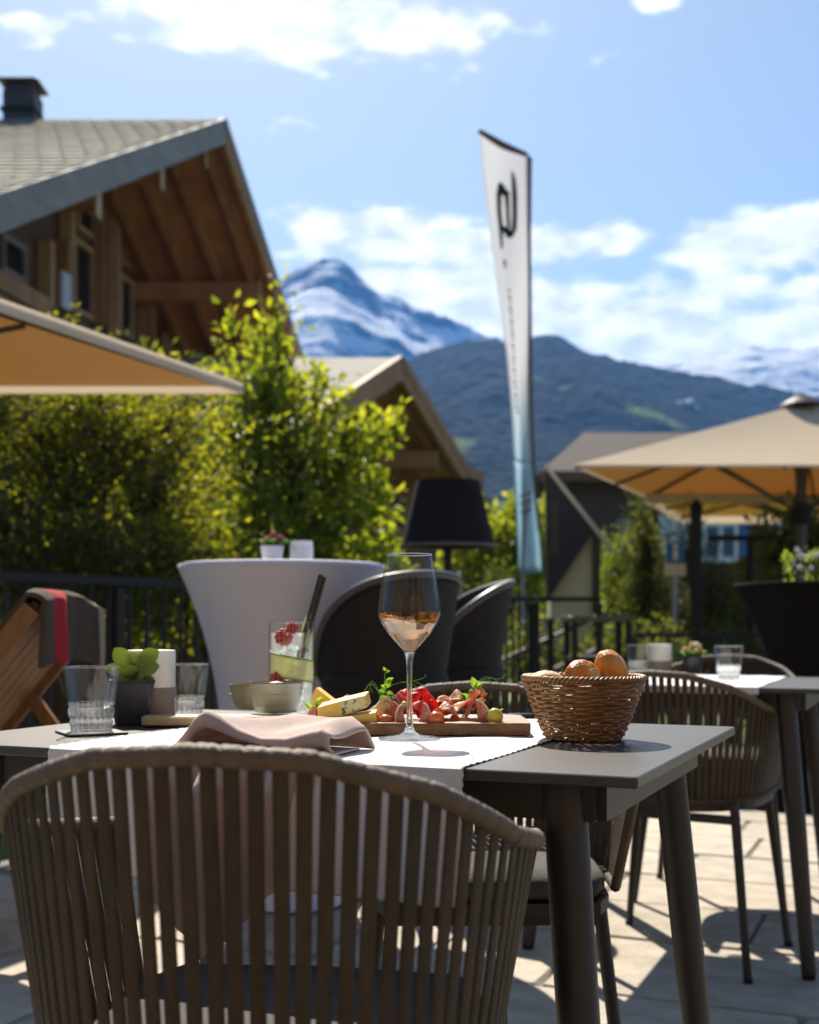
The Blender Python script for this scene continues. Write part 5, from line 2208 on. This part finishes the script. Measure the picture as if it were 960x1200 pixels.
def ham_fold(label, pts, w, seed, m_='ham', Y0=1.83):
    """ruffled slice: a ribbon along the pixel path, waving in depth"""
    rs = random.Random(seed)
    path = [Q(x, y, Y0 + dy) for x, y, dy in pts]
    n = 40
    mb = MB()

    def fn(a, b):
        f = a * (len(path) - 1)
        i = min(int(f), len(path) - 2)
        p = path[i].lerp(path[i + 1], f - i)
        ruf = math.sin(a * 14 + seed) * .006 * (b - .2)
        return p + Vector((.004 * math.sin(b * 5 + seed + a * 4), (b - .5) * w * .8 + ruf, (.5 - abs(b - .5)) * w * .30 + ruf * .8 + .003 * math.sin(a * 9 + b * 6)))
    mb.grid(fn, n, 14)
    o = mb.obj('ham_slice', M[m_], smooth=70)
    o.modifiers.new('thickness', 'SOLIDIFY').thickness = .0012
    return tag(o, label, 'ham', 'ham slices on the board')


ham_fold('pale folded ham slice at the back beside the red petals', [(505, 828, 0), (516, 820, .005), (530, 823, .01), (546, 819, .005)], .03, 1, 'ham_pale', 1.86)
ham_fold('ham slice curling up towards the right sprig', [(514, 842, 0), (526, 834, .004), (540, 830, .006), (553, 822, .004), (560, 812, 0)], .034, 2, 'ham', 1.835)
ham_fold('broad pale ham fold in the middle right of the board', [(520, 838, 0), (533, 827, .004), (545, 826, .008), (556, 828, .006), (566, 820, 0)], .036, 3, 'ham_pale', 1.85)
ham_fold('darker ham slice lying flat along the board front', [(522, 849, 0), (534, 843, .002), (546, 845, .004), (558, 848, 0)], .024, 4, 'ham', 1.812)
ham_fold('ruffled ham edge standing at the right sprig', [(548, 828, 0), (556, 814, .004), (562, 808, .008), (568, 816, .004)], .026, 5, 'ham_pale', 1.87)
ham_fold('ham fold tucked behind the white cheese', [(446, 836, 0), (454, 827, .004), (464, 826, .006), (474, 832, .004)], .03, 6, 'ham_pale', 1.87)


ham_fold('thick ham ruffle stacked in the centre of the ham heap', [(516, 834, 0), (526, 822, .004), (538, 816, .006), (548, 822, .006), (556, 832, 0)], .044, 7, 'ham_pale', 1.87)
ham_fold('orange-red ham curl leaning on the right fig', [(538, 846, 0), (548, 836, .003), (556, 824, .004), (564, 826, .002)], .036, 8, 'ham', 1.825)
ham_fold('salmon coloured ham curl just right of the petals', [(510, 838, 0), (518, 828, .003), (528, 832, .004), (536, 842, .002)], .034, 9, 'ham', 1.82)
ham_fold('ham tongue lying between white cheese and figs', [(440, 846, 0), (450, 836, .003), (460, 838, .004), (468, 846, .002)], .03, 10, 'ham', 1.84)


def fig(label, px, py, Y, r, rot, tilt=0.0):
    """quarter of a fig: flesh wedge with dark skin"""
    c = Q(px, py, Y)
    c.z = max(c.z, FZ + r * .5)
    root = thing('fig_quarter', label, 'fig', c, 0, 'fig quarters on the board')
    Mx = Euler((tilt, 0, rot), 'XYZ').to_matrix().to_4x4()
    fl_, sk = MB(), MB()
    n, m_ = 12, 8

    def srf(a, b, rr):
        th = lerp(R(-52), R(52), a)
        ph = lerp(0.02, PI - .02, b)
        ta = 1 - .28 * math.cos(ph)
        return Mx @ Vector((rr * math.sin(ph) * math.sin(th) * ta, rr * math.sin(ph) * math.cos(th) * ta - r * .35, rr * 1.12 * math.cos(ph)))
    sk.grid(lambda a, b: srf(a, b, r), n, m_)
    for sgn in (0, 1):
        fl_.grid(lambda a, b, s=sgn: (Mx @ Vector((0, -r * .35, r * 1.06 * math.cos(lerp(.02, PI - .02, b))))).lerp(srf(s, b, r * .985), a), 6, m_)
    s_ = sk.obj('skin', M['fig_skin'], root, smooth=60)
    f_ = fl_.obj('flesh', M['fig_flesh'], root, smooth=30)
    pi_ = MB()
    for sgn in (0, 1):
        pi_.tube([srf(sgn, k / 12, r * .965) for k in range(13)], r * .075, 6)
    pi_.obj('pith', M['fig_pith'], root, smooth=60)
    return root


fig('fig quarter with pink flesh upright left of the wine stem', 463, 834, 1.83, .0155, R(-40), .15)
fig('dark skinned fig quarter lying just left of the wine stem', 470, 842, 1.80, .0150, R(66), -.2)
fig('fig quarter right of the wine stem, flesh turned up', 497, 842, 1.80, .0165, R(-66), -.3)
fig('fig quarter standing at the right end of the board', 564, 836, 1.81, .0195, R(-58), .1)
fig('small fig piece at the left end beside the bowl', 368, 838, 1.81, .0125, R(40), -.2)


def fruit(name, label, cat, px, py, Y, rad, m_, seg=18):
    c = Q(px, py, Y)
    mb = MB()
    mb.ball((0, 0, 0), rad, seg, 12)
    o = mb.obj(name, M[m_], smooth=80)
    o.location = c
    return tag(o, label, cat)


t1 = fruit('cherry_tomato', 'shiny orange-red cherry tomato at the board front', 'tomato', 511, 842.5, 1.79, (.0128, .0118, .0110), 'tomato')
fruit('tomato_half', 'halved orange tomato between cheese and figs', 'tomato', 452, 844, 1.80, (.0115, .011, .0088), 'tomato')
fruit('physalis_fruit', 'yellow-green physalis at the right end of the board', 'fruit', 580, 840, 1.80, (.0125, .0115, .0130), 'physalis')
fruit('grape', 'tiny yellow-green grape behind the wine stem', 'fruit', 474, 826, 1.83, .0055, 'physalis')


def petal(label, px, py, Y, w, h, rot, tilt, m_):
    c = Q(px, py, Y)
    mb = MB()
    Mx = Matrix.Translation(c) @ Euler((tilt, rot, rot * .3), 'XYZ').to_matrix().to_4x4()

    def fn(a, b):
        x = (a - .5) * w * (.35 + .65 * math.sin(PI * min(1, b * .8 + .15)))
        return Mx @ Vector((x, .25 * h * (a - .5) ** 2 * 4 - .3 * h * (b - .5) ** 2, (b - .5) * h))
    mb.grid(fn, 8, 8)
    o = mb.obj('flower_petal', M[m_], smooth=70)
    o.modifiers.new('thickness', 'SOLIDIFY').thickness = .0006
    return tag(o, label, 'petal', 'red edible petals on the board')


PT = [(486, 819, 1.85, .022, .026, .9, -.4, 'petal'), (493, 828, 1.82, .024, .022, .6, -.7, 'petal_orange'), (502, 822, 1.84, .02, .026, -.3, -.2, 'petal'), (507, 830, 1.83, .020, .026, .1, -.2, 'petal'),
      (480, 813, 1.87, .018, .022, 1.2, -.6, 'petal_orange'), (497, 812, 1.88, .024, .016, .7, -.4, 'petal'), (472, 815, 1.88, .02, .018, .3, -.5, 'petal_orange'), (488, 833, 1.815, .02, .02, .5, -.9, 'petal')]
PL = ['red petal standing right behind the wine stem', 'orange petal lying in front of the red petals', 'red petal upright in the middle of the petal heap', 'rightmost deep red petal of the heap',
      'orange petal at the back touching the stem', 'red petal highest in the petal heap', 'orange petal seen left of the wine stem', 'red petal lowest in the heap above the fig']
for a, lb in zip(PT, PL):
    petal(lb, *a)


def strip(name, label, cat, pts, r, m_, Y=1.85):
    mb = MB()
    mb.tube([Q(x, y, Y + dy) for x, y, dy in pts], r, 6, flat=.4)
    return tag(mb.obj(name, M[m_], smooth=60), label, cat)


strip('chard_strip', 'thin dark red chard strip behind the long cheese wedge', 'chard', [(390, 826, 0), (398, 820, 0), (408, 814, .01)], [.002, .0032, .0012], 'chard', 1.87)
strip('chard_strip', 'thin red stalk standing behind the ham', 'chard', [(530, 822, 0), (531, 815, 0), (530, 809, .004), (533, 805, .006)], [.0014, .0012, .001, .0006], 'chard', 1.86)
strip('onion_strip', 'purple onion strip behind the fig quarter', 'onion', [(458, 812, 0), (464, 818, 0), (471, 828, 0), (476, 834, .0)], [.004, .006, .006, .003], 'onion', 1.86)
strip('onion_strip', 'second purple onion strip touching the stem', 'onion', [(466, 812, 0), (473, 818, 0), (478, 826, 0)], [.004, .0055, .003], 'onion', 1.875)


def leaf_flat(c, d, up, ln, w):
    c, d, up = Vector(c), Vector(d).normalized(), Vector(up)
    s = d.cross(up).normalized()
    nrm = s.cross(d)
    mb = MB()

    def fn(a, b):
        x = (a - .5) * w * math.sin(PI * min(1, .06 + b * .92)) ** .8 * 2
        return c + d * (b * ln) + s * x * .5 + nrm * (abs(x) * .35 - .15 * ln * b * b)
    mb.grid(fn, 6, 8)
    return mb


def sprig(label, stems, leaves, tendrils, Y):
    root = thing('pea_shoot', label, 'pea shoot', Q(*stems[0][0][:2], Y), 0, 'pea shoots on the board')
    for pts in stems:
        mb = MB()
        mb.tube([Q(x, y, Y) for x, y in pts], .0009, 6)
        mb.obj('stem', M['sprout'], root, smooth=60, world=True)
    for (x, y, dx, dz, ln, w, m_) in leaves:
        leaf_flat(Q(x, y, Y), (dx, -.25, dz), (0.2, -1, .35), ln, w).obj('leaf', M[m_], root, smooth=60, world=True)
    for pts in tendrils:
        mb = MB()
        mb.tube([Q(x, y, Y + rnd.uniform(-.004, .004)) for x, y in pts], .00055, 5)
        mb.obj('tendril', M['sprout'], root, smooth=60, world=True)
    return root


sprig('tall pea shoot with curled tendrils left of the wine stem', [[(452, 824), (453, 812), (451, 800), (451, 790), (454, 784)]],
      [(452, 806, .4, .8, .015, .010, 'sprout'), (452, 808, -.6, .6, .010, .008, 'sprout'), (453, 800, .7, .5, .013, .008, 'sprout'), (452, 788, .8, .3, .007, .005, 'sprout'), (451, 786, -.3, .8, .006, .005, 'sprout'),
       (452, 816, -.5, -.5, .013, .012, 'sprout_dark'), (454, 818, .5, -.4, .012, .011, 'sprout_dark'), (451, 812, -.8, .2, .011, .010, 'sprout_dark'), (453, 814, .8, .1, .011, .010, 'sprout_dark'), (452, 822, .1, -1, .010, .010, 'sprout_dark')],
      [[(447, 815), (440, 806), (434, 800), (428, 808), (426, 814)], [(446, 814), (441, 803), (436, 798), (433, 803), (437, 812)], [(445, 815), (440, 802), (430, 804), (434, 811)],
       [(453, 806), (462, 802), (472, 799), (484, 798), (494, 802), (500, 806)], [(470, 800), (482, 800), (492, 808)], [(484, 798), (493, 796), (499, 793), (499, 790)]], 1.855)
sprig('pea shoot with two bright leaves and tendrils above the ham', [[(548, 822), (549, 812), (555, 806), (558, 802)]],
      [(556, 806, -.2, 1, .017, .011, 'sprout'), (557, 805, .8, .35, .013, .010, 'sprout'), (546, 820, -.4, .6, .012, .012, 'sprout'), (548, 818, .6, -.3, .011, .011, 'sprout_dark'), (546, 816, -.7, -.3, .011, .010, 'sprout_dark'), (550, 812, .7, .3, .010, .009, 'sprout_dark')],
      [[(560, 800), (567, 796), (575, 795), (583, 796), (590, 794), (592, 790), (590, 787)], [(572, 795), (576, 800), (577, 804)], [(580, 796), (586, 801), (585, 804)], [(562, 797), (569, 793), (578, 794)]], 1.86)
sprig('short green garnish leaf by the ceramic bowl', [[(364, 836), (368, 828), (372, 822)]],
      [(366, 828, .8, .3, .012, .009, 'sprout_dark'), (364, 830, -.5, .6, .012, .009, 'sprout'), (372, 822, .7, .5, .011, .008, 'sprout')], [], 1.83)
sprig('tiny green tendril at the right end of the board', [[(580, 834), (585, 833), (589, 836)]], [(586, 833, .7, .4, .006, .004, 'sprout')], [], 1.83)
# black-handled knife lying behind the board on the runner
kn = thing('cheese_knife', 'dark knife handle lying on the runner right of the board', 'knife', at(610, 843, .004))
mb = MB()
mb.tube([at(596, 842, .007), at(606, 843, .008), at(624, 842, .007)], [.003, .0042, .0035], 8, flat=.6)
mb.obj('handle', M['ink'], kn, smooth=60, world=True)
mb = MB()
mb.prism([at(596, 842, .006), at(570, 839, .006), at(572, 841.5, .006), at(596, 843.5, .006)], (0, 0, .001))
mb.obj('blade', M['steel'], kn, world=True)

# ---- bread basket ------------------------------------------------------------------------------
bp_ = at(684, 867, .001)
bk = thing('bread_basket', 'round woven wicker basket holding three bread rolls', 'basket', bp_)
BH, R0, R1 = .088, .049, .0845


def brad(z):
    f = z / BH
    return R0 + (R1 - R0) * f ** .80


NSTK = 26
for k in range(NSTK):
    a = 2 * PI * (k + .5) / NSTK
    mb = MB()
    mb.tube([((brad(z)) * math.cos(a), (brad(z)) * math.sin(a), z) for z in (.002, .02, .04, .06, .084)], .0016, 6)
    mb.obj('stake', M['wicker_dark'], bk, smooth=60)
NW = 20
for j in range(NW):
    z = .004 + (BH - .010) * j / (NW - 1)
    mb = MB()
    n = NSTK * 5
    r0 = brad(z)
    off = rnd.uniform(0, .5)
    for strand in (0,):
        pts = []
        for i in range(n + 1):
            a = 2 * PI * i / n
            wob = math.cos(a * NSTK / 2 + PI * (j % 2)) * .0025
            pts.append(((r0 + wob) * math.cos(a), (r0 + wob) * math.sin(a), z + .0007 * math.sin(a * 3 + j * 2) + .0004 * math.sin(a * 11 + j)))
        mb.tube(pts, .0026 * rnd.uniform(.92, 1.1), 7, cap=False)
    mb.obj('weaver', M['wicker'], bk, smooth=60)
# twisted border strands at the rim and the foot
for j, (z, rr_, amp, ph) in enumerate(((BH, brad(BH), .0035, 0), (BH, brad(BH), .0035, 2.1), (BH, brad(BH), .0035, 4.2), (.003, R0 + .001, .0025, 0), (.003, R0 + .001, .0025, PI))):
    mb = MB()
    n = 220
    tw = 26 if j < 3 else 20
    pts = []
    for i in range(n + 1):
        a = 2 * PI * i / n
        pts.append(((rr_ + amp * math.cos(a * tw + ph)) * math.cos(a), (rr_ + amp * math.cos(a * tw + ph)) * math.sin(a), z + amp * .8 * math.sin(a * tw + ph)))
    mb.tube(pts, .0022, 7, cap=False)
    mb.obj('border_strand', M['wicker'], bk, smooth=60)
mb = MB()
mb.lathe([(0, .0015), (R0 - .001, .0015), (R0 - .001, .004), (0, .004)], 30, cap=(False, False))
mb.obj('base', M['wicker_dark'], bk)


def roll(label, px, py, Y, rad, rot, m_, torn=None):
    c = Q(px, py, Y)
    root = thing('bread_roll', label, 'bread roll', c, 0, 'bread rolls in the basket')
    mb = MB()
    Mx = Euler(rot, 'XYZ').to_matrix().to_4x4()
    mb.ball((0, 0, 0), rad, 28, 20)
    rs = random.Random(int(px))
    out = []
    ph = [rs.uniform(0, 6) for _ in range(6)]
    for x, y, z in mb.v:
        q_ = Vector((x, y, z)) * 55 + Vector((ph[0], ph[1], ph[2])) * 9
        n_ = 1 + .075 * mnoise.noise(q_) + .035 * mnoise.noise(q_ * 2.7)
        if z > 0:                                           # shallow baker's slash
            n_ -= .045 * math.exp(-((x / rad[0] - .25 * y / rad[1]) ** 2) * 60)
        out.append(Mx @ Vector((x * n_, y * n_, z * n_)))
    mb.v = [tuple(v) for v in out]
    mb.obj('crust', M[m_], root, smooth=80)
    if torn:
        t = MB()
        t.ball(torn, (.0085, .005, .011), 12, 8)
        t.v = [(x + rs.uniform(-.001, .001), y, z + rs.uniform(-.001, .001)) for x, y, z in t.v]
        t.obj('crumb', M['crumb'], root, smooth=60)
    return root


roll('pale floury bread roll low at the left of the basket', 642, 800, 1.73, (.026, .024, .0175), (0, .1, .2), 'crust_pale')
roll('glossy brown bread roll with a torn side in the basket middle', 683, 793, 1.71, (.0265, .024, .0235), (.1, .3, .3), 'crust_dark', (.014, -.0205, .002))
roll('tall shiny brown roll leaning at the right of the basket', 716, 787, 1.735, (.0235, .024, .0330), (0, -.35, .4), 'crust')
roll('bread roll hidden deep behind the other rolls', 690, 806, 1.785, (.03, .027, .022), (0, 0, .8), 'crust')

# ---- items on the second table -----------------------------------------------------------------
build_candle('white candle in grey holder on the second table', at(773, 789), .042, .098, .42)
build_tumbler('cut glass tumbler left of the candle on the second table', at(748, 790, .004), .95)
build_tumbler('cut glass tumbler alone at the right on the second table', at(854, 798, .004), 1.0)


def flower_pot(label, loc, m_pot, m_fl, sc=1.0, leafm='sprout_dark', fl_h=.06, n=26, seed=3):
    root = thing('flower_pot', label, 'flower pot', loc, .2)
    mb = MB()
    mb.lathe([(0, 0), (.030 * sc, 0), (.032 * sc, .002), (.042 * sc, .062 * sc), (.042 * sc, .068 * sc), (.038 * sc, .068 * sc), (.036 * sc, .058 * sc), (0, .056 * sc)], 24, cap=(False, False))
    mb.obj('pot', m_pot, root, smooth=40)
    rs = random.Random(seed)
    for k in range(n):
        a, r_ = rs.uniform(0, 2 * PI), rs.uniform(0, .045) * sc
        h = .068 * sc + fl_h * sc * rs.uniform(.35, 1) * (1 - (r_ / (.06 * sc)) ** 2)
        mb = MB()
        mb.ball((r_ * math.cos(a), r_ * math.sin(a), h), (.011 * sc, .011 * sc, .008 * sc), 7, 5)
        mb.v = [(x + rs.uniform(-.002, .002), y + rs.uniform(-.002, .002), z + rs.uniform(-.002, .002)) for x, y, z in mb.v]
        mb.obj('bloom', m_fl[k % len(m_fl)], root)
    for k in range(16):
        a, r_ = rs.uniform(0, 2 * PI), rs.uniform(.01, .03) * sc
        leaf_flat((r_ * math.cos(a), r_ * math.sin(a), .058 * sc), (math.cos(a) * .7, math.sin(a) * .7, .8), (0, 0, 1), .05 * sc, .02 * sc).obj('leaf', M[leafm], root, smooth=60)
    return root


flower_pot('dark pot of small yellow blooms on the second table', at(812, 790, .004), M['pot'], [M['yellow_flower'], M['yellow_flower'], M['white_flower']], .80, seed=4)

# ---- cocktail tables -------------------------------------------------------------------------------


def cocktail(label, x, y, rad, h, m_, waist=.50):
    root = thing('cocktail_table', label, 'table', (x, y, 0), .3)
    mb = MB()
    pr_ = []
    for k in range(33):
        z = h * k / 32
        f = k / 32
        if f > .38:
            g_ = (f - .38) / .62
            r_ = rad * (waist + (1 - waist) * (.30 * g_ + .70 * g_ ** 2.6))
        else:
            g_ = (.38 - f) / .38
            r_ = rad * (waist + (.92 - waist) * g_ ** 1.6)
        pr_.append((r_, z * .985 + .01))
    foot = lambda a, z: 1 + (.10 * math.cos(4 * a)) * max(0, 1 - z / (h * .38)) ** 1.5
    mb.lathe(pr_, 64, mod=foot, cap=(False, False))
    cv = mb.obj('stretch_cover', m_, root, smooth=60)
    mb = MB()
    mb.lathe([(rad * 1.0, h * .985 + .0105), (rad * 1.012, h * .985 + .018), (rad * 1.0, h + .012), (rad * .97, h + .0145), (0, h + .0145)], 64, cap=(False, True))
    mb.obj('top_cover', m_, root, smooth=50)
    mb = MB()
    mb.tube([(0, 0, .02), (0, 0, h)], .03, 12)
    mb.obj('column', M['steel'], root)
    for k in range(4):
        a = R(45 + 90 * k) - R(45)
        mb = MB()
        mb.ball((rad * .98 * math.cos(a), rad * .98 * math.sin(a), .02), (.035, .035, .02), 12, 6)
        mb.obj('foot_pocket', m_, root, smooth=60)
    return root


cwx, cwy, cwh = (331 - CX) / F * 4.12, 4.12, 1.092
cocktail('bar-height cocktail table in a white stretch cover', cwx, cwy, .345, cwh, M['white_cover'], .56)
cocktail('bar-height cocktail table in a black stretch cover at the right edge', 2.02, 6.1, .385, 1.095, M['black_cover'], .45)
zt_ = cwh + .0155
q = P(319, 0, 4.18)
flower_pot('small pink blossom pot on the white cocktail table', (q.x, 4.18, zt_), M['frost'], [M['pink_flower']], .95, leafm='sprout_dark', fl_h=.05, seed=9)
q = P(353.5, 0, 4.2)
build_candle('frosted white candle holder on the white cocktail table', (q.x, 4.2, zt_), .040, .084, .75, frosted=True)
tree('flower_box', 'trough of white and green flowers on the black cocktail table', 'flower box', (2.08, 6.15, 1.112),
     [((2.02, 6.12, 1.20), (.12, .08, .05)), ((2.16, 6.15, 1.23), (.12, .09, .06)), ((1.92, 6.1, 1.17), (.06, .06, .03))], 26, 22, .025, .03, M['leaf_r'], 77, .008, aspect=.7, shell=.2)
wf = MB()
rs_ = random.Random(5)
for k in range(34):
    wf.ball((2.02 + rs_.uniform(-.1, .24), 6.05 + rs_.uniform(-.05, .1), 1.20 + rs_.uniform(-.04, .08)), .014, 7, 5)
fb = [o for o in COL.objects if o.name.startswith('flower_box')][0]
w_o = wf.obj('white_blooms', M['white_flower'], fb, world=True)
w_o['kind'] = 'stuff'

# ---- bar stools ------------------------------------------------------------------------------------


def stool(label, loc, rotz, sc=1.0):
    root = thing('bar_stool', label, 'bar stool', loc, rotz, 'dark tub bar stools')
    zs, zb = .715, 1.055                     # seat and back height
    amax = R(128)
    mb = MB()

    def rimz(a):
        f = abs(a) / amax
        return zs + .03 + (zb - zs - .03) * (1 - f ** 2.6)

    def fn(u, v):
        a = lerp(-amax, amax, u)
        r_ = lerp(.165, .225, v ** .8) * (1 + .05 * math.cos(a))
        z = lerp(zs - .06, rimz(a), v)
        return Vector((r_ * math.sin(a) * 1.0, -r_ * math.cos(a) * 1.0, z))
    mb.grid(fn, 48, 10)
    o = mb.obj('tub_shell', M['stool_shell'], root, smooth=60)
    s_ = o.modifiers.new('thickness', 'SOLIDIFY')
    s_.thickness = .018
    mb = MB()
    mb.tube([fn(k / 48, 1.0) for k in range(49)], .0125, 8)
    mb.obj('shell_edge', M['stool_edge'], root, smooth=60)
    mb = MB()
    mb.lathe([(0, zs - .07), (.17, zs - .07), (.19, zs - .05), (.205, zs), (.195, zs + .035), (.15, zs + .05), (0, zs + .053)], 32, cap=(False, False))
    mb.obj('seat_cushion', M['stool_shell'], root, smooth=50)
    for sx in (-1, 1):
        for sy in (-1, 1):
            mb = MB()
            mb.tube([(sx * .13, sy * .13, zs - .07), (sx * .20, sy * .20, .0)], [.016, .012], 8)
            mb.obj('leg', M['iron'], root, smooth=60)
    mb = MB()
    rr = [(sx * .178, sy * .178, .26) for sx, sy in ((-1, -1), (1, -1), (1, 1), (-1, 1), (-1, -1))]
    for a, b_ in zip(rr, rr[1:]):
        mb.tube([a, b_], .009, 8)
    mb.obj('footrest', M['iron'], root)
    return root


q = P(452, 0, 3.85)
stool('dark tub bar stool with its back to us behind the wine glass', (q.x, 3.85, 0), R(40))
q = P(524, 0, 4.4)
stool('dark tub bar stool in profile right of the wine glass', (q.x, 4.4, 0), R(98))

# ---- big lamp ----------------------------------------------------------------------------------------
YLp = 6.4
q = P(525, 0, YLp)
lp = thing('floor_lamp', 'tall outdoor floor lamp with big black drum shade', 'lamp', (q.x, YLp, 0))
z0, z1 = P(0, 640, YLp).z, P(0, 564, YLp).z
rb, rt_ = 55 / F * YLp, 37 / F * YLp
mb = MB()
mb.lathe([(rb, z0), (rt_, z1), (rt_ - .006, z1), (rb - .006, z0), (rb, z0)], 40, cap=(False, False))
mb.obj('shade', M['lamp_shade'], lp, smooth=40)
mb = MB()
mb.lathe([(0, z1 - .02), (rt_ - .008, z1 - .02), (rt_ - .008, z1 - .012), (0, z1 - .012)], 30, cap=(False, False))
mb.obj('shade_lid', M['lamp_shade'], lp)
mb = MB()
mb.tube([(rb * math.cos(2 * PI * k / 40), rb * math.sin(2 * PI * k / 40), z0) for k in range(41)], .009, 6, cap=False)
mb.obj('shade_rim', M['stool_edge'], lp, smooth=60)
mb = MB()
mb.tube([(0, 0, .03), (0, 0, z1 - .02)], .022, 10)
mb.obj('stem', M['iron'], lp, smooth=60)
mb = MB()
mb.lathe([(0, 0), (.20, 0), (.20, .02), (.03, .04), (0, .04)], 30, cap=(False, False))
mb.obj('foot', M['iron'], lp, smooth=40)

# ---- low dark side table beyond the second table ----------------------------------------------------
YT = 7.0
st = thing('side_table', 'small dark metal side table in front of the sign pylon', 'table', (P(705, 0, YT).x, YT, 0))
zt2 = P(0, 722, YT).z
xa_, xb_ = P(668, 0, YT).x, P(744, 0, YT).x
mb = MB()
mb.box(((xa_ + xb_) / 2, YT + .2, zt2 - .015), (xb_ - xa_, .42, .03), bev=.004)
mb.obj('top', M['table_top'], st, world=True)
for xx in (xa_ + .03, xb_ - .03):
    for yy in (YT + .02, YT + .38):
        mb = MB()
        mb.box((xx, yy, (zt2 - .03) / 2), (.035, .035, zt2 - .03))
        mb.obj('leg', M['iron'], st, world=True)
mb = MB()
mb.box(((xa_ + xb_) / 2, YT + .2, P(0, 773, YT).z), (xb_ - xa_ - .04, .38, .03))
mb.obj('shelf', M['iron'], st, world=True)

# ---- wooden lounger with blanket -----------------------------------------------------------------------
X0, ZT = -.945, .968
lg = thing('sun_lounger', 'wooden slatted sun lounger backrest at the left edge under the blanket', 'lounger', (-1.4, 3.4, 0))
lean = Vector((-.63, 0, -.775)).normalized()
LB = .80
nb = 7
for k in range(nb):
    y0 = 3.10 + .63 * (k + .5) / nb
    mb = MB()
    top = Vector((X0, y0, ZT)) + lean * .010
    mb.bar(top, top + lean * LB, .63 / nb - .012, .018, up=Vector((.775, 0, -.63)))
    mb.obj('slat', M['wood_lounger'], lg, world=True)
for yy in (3.085, 3.745):
    mb = MB()
    top = Vector((X0 + .004, yy, ZT)) + lean * .025
    mb.bar(top, top + lean * (LB + .02), .022, .06, up=Vector((.775, 0, -.63)))
    mb.obj('frame_rail', M['wood_lounger'], lg, world=True)
for f in (.12, .55, .95):
    mb = MB()
    c = Vector((X0, 0, ZT)) + lean * (LB * f) + Vector((-.016, 0, .012))
    mb.bar((c.x, 3.09, c.z), (c.x, 3.74, c.z), .05, .02, up=Vector((.775, 0, -.63)))
    mb.obj('cross_rail', M['wood_lounger'], lg, world=True)
bx = X0 + lean.x * LB
for k in range(7):
    mb = MB()
    mb.box((bx - .12 - .17 * k, 3.415, .37), (.15, .60, .022), bev=.004)
    mb.obj('seat_slat', M['wood_lounger'], lg, world=True)
for yy in (3.10, 3.73):
    mb = MB()
    mb.bar((bx + .12, yy, .34), (bx - 1.3, yy, .34), .03, .07)
    mb.obj('side_rail', M['wood_lounger'], lg, world=True)
    for xx in (bx + .08, bx - 1.2):
        mb = MB()
        mb.box((xx, yy, .155), (.06, .04, .31))
        mb.obj('leg', M['wood_lounger'], lg, world=True)
    mb = MB()
    mb.bar((X0 + lean.x * .35, yy, ZT + lean.z * .35), (X0 + .02, yy, .36), .025, .04)
    mb.obj('prop', M['wood_lounger'], lg, world=True)
bl = thing('blanket', 'olive blanket with red stripe folded over the lounger backrest', 'blanket', (X0, 3.4, ZT))


def blk(a, b):
    """a along the top edge, b over the edge from the front down the back"""
    y = lerp(3.07, 3.60, a)
    d = b * .42
    wob = .006 * math.sin(a * 11 + b * 4) + .004 * math.sin(a * 27)
    sag = -.025 * max(0, a - .62) ** 1.5 / .234 - .012 * max(0, .12 - a) / .12
    if d < .20:
        p = Vector((X0, y, ZT + .016)) + lean * (.20 - d) + Vector((-.02 - wob * .3, 0, .014 + sag))
        return p
    if d < .25:
        f = (d - .20) / .05 * PI / 2
        return Vector((X0 - .02 + .045 * math.sin(f) + wob * .3, y, ZT + .030 - .022 * (1 - math.cos(f)) + sag))
    return Vector((X0 + .025 + wob + .012 * math.sin(a * 8), y, ZT + .008 + sag - (d - .25)))


for nm, a0, a1, m_ in (('cloth', .0, .16, 'blanket'), ('red_stripe', .16, .40, 'blanket_red'), ('cloth', .40, .93, 'blanket'), ('border', .93, 1.0, 'blanket_edge')):
    mb = MB()
    mb.grid(lambda a, b: blk(lerp(a0, a1, a), b), 10, 40)
    o = mb.obj(nm, M[m_], bl, smooth=60, world=True)
    o.modifiers.new('thickness', 'SOLIDIFY').thickness = .012

# ---- air -------------------------------------------------------------------------------------------
if True:
    mb = MB()
    mb.box((0, 0, 318), (17000, 17000, 656))
    hz = mb.obj('haze', None)
    hm_ = bpy.data.materials.new('haze')
    hm_.use_nodes = True
    nt = hm_.node_tree
    nt.nodes.remove(nt.nodes['Principled BSDF'])
    pv = nt.nodes.new('ShaderNodeVolumePrincipled')
    pv.inputs['Color'].default_value = (.12, .40, 1.0, 1)
    pv.inputs['Density'].default_value = 0.00022
    pv.inputs['Anisotropy'].default_value = 0.0
    nt.links.new(pv.outputs[0], nt.nodes['Material Output'].inputs['Volume'])
    hz.data.materials.append(hm_)
    tag(hz, 'thin bluish mountain air', 'haze', kind='stuff')
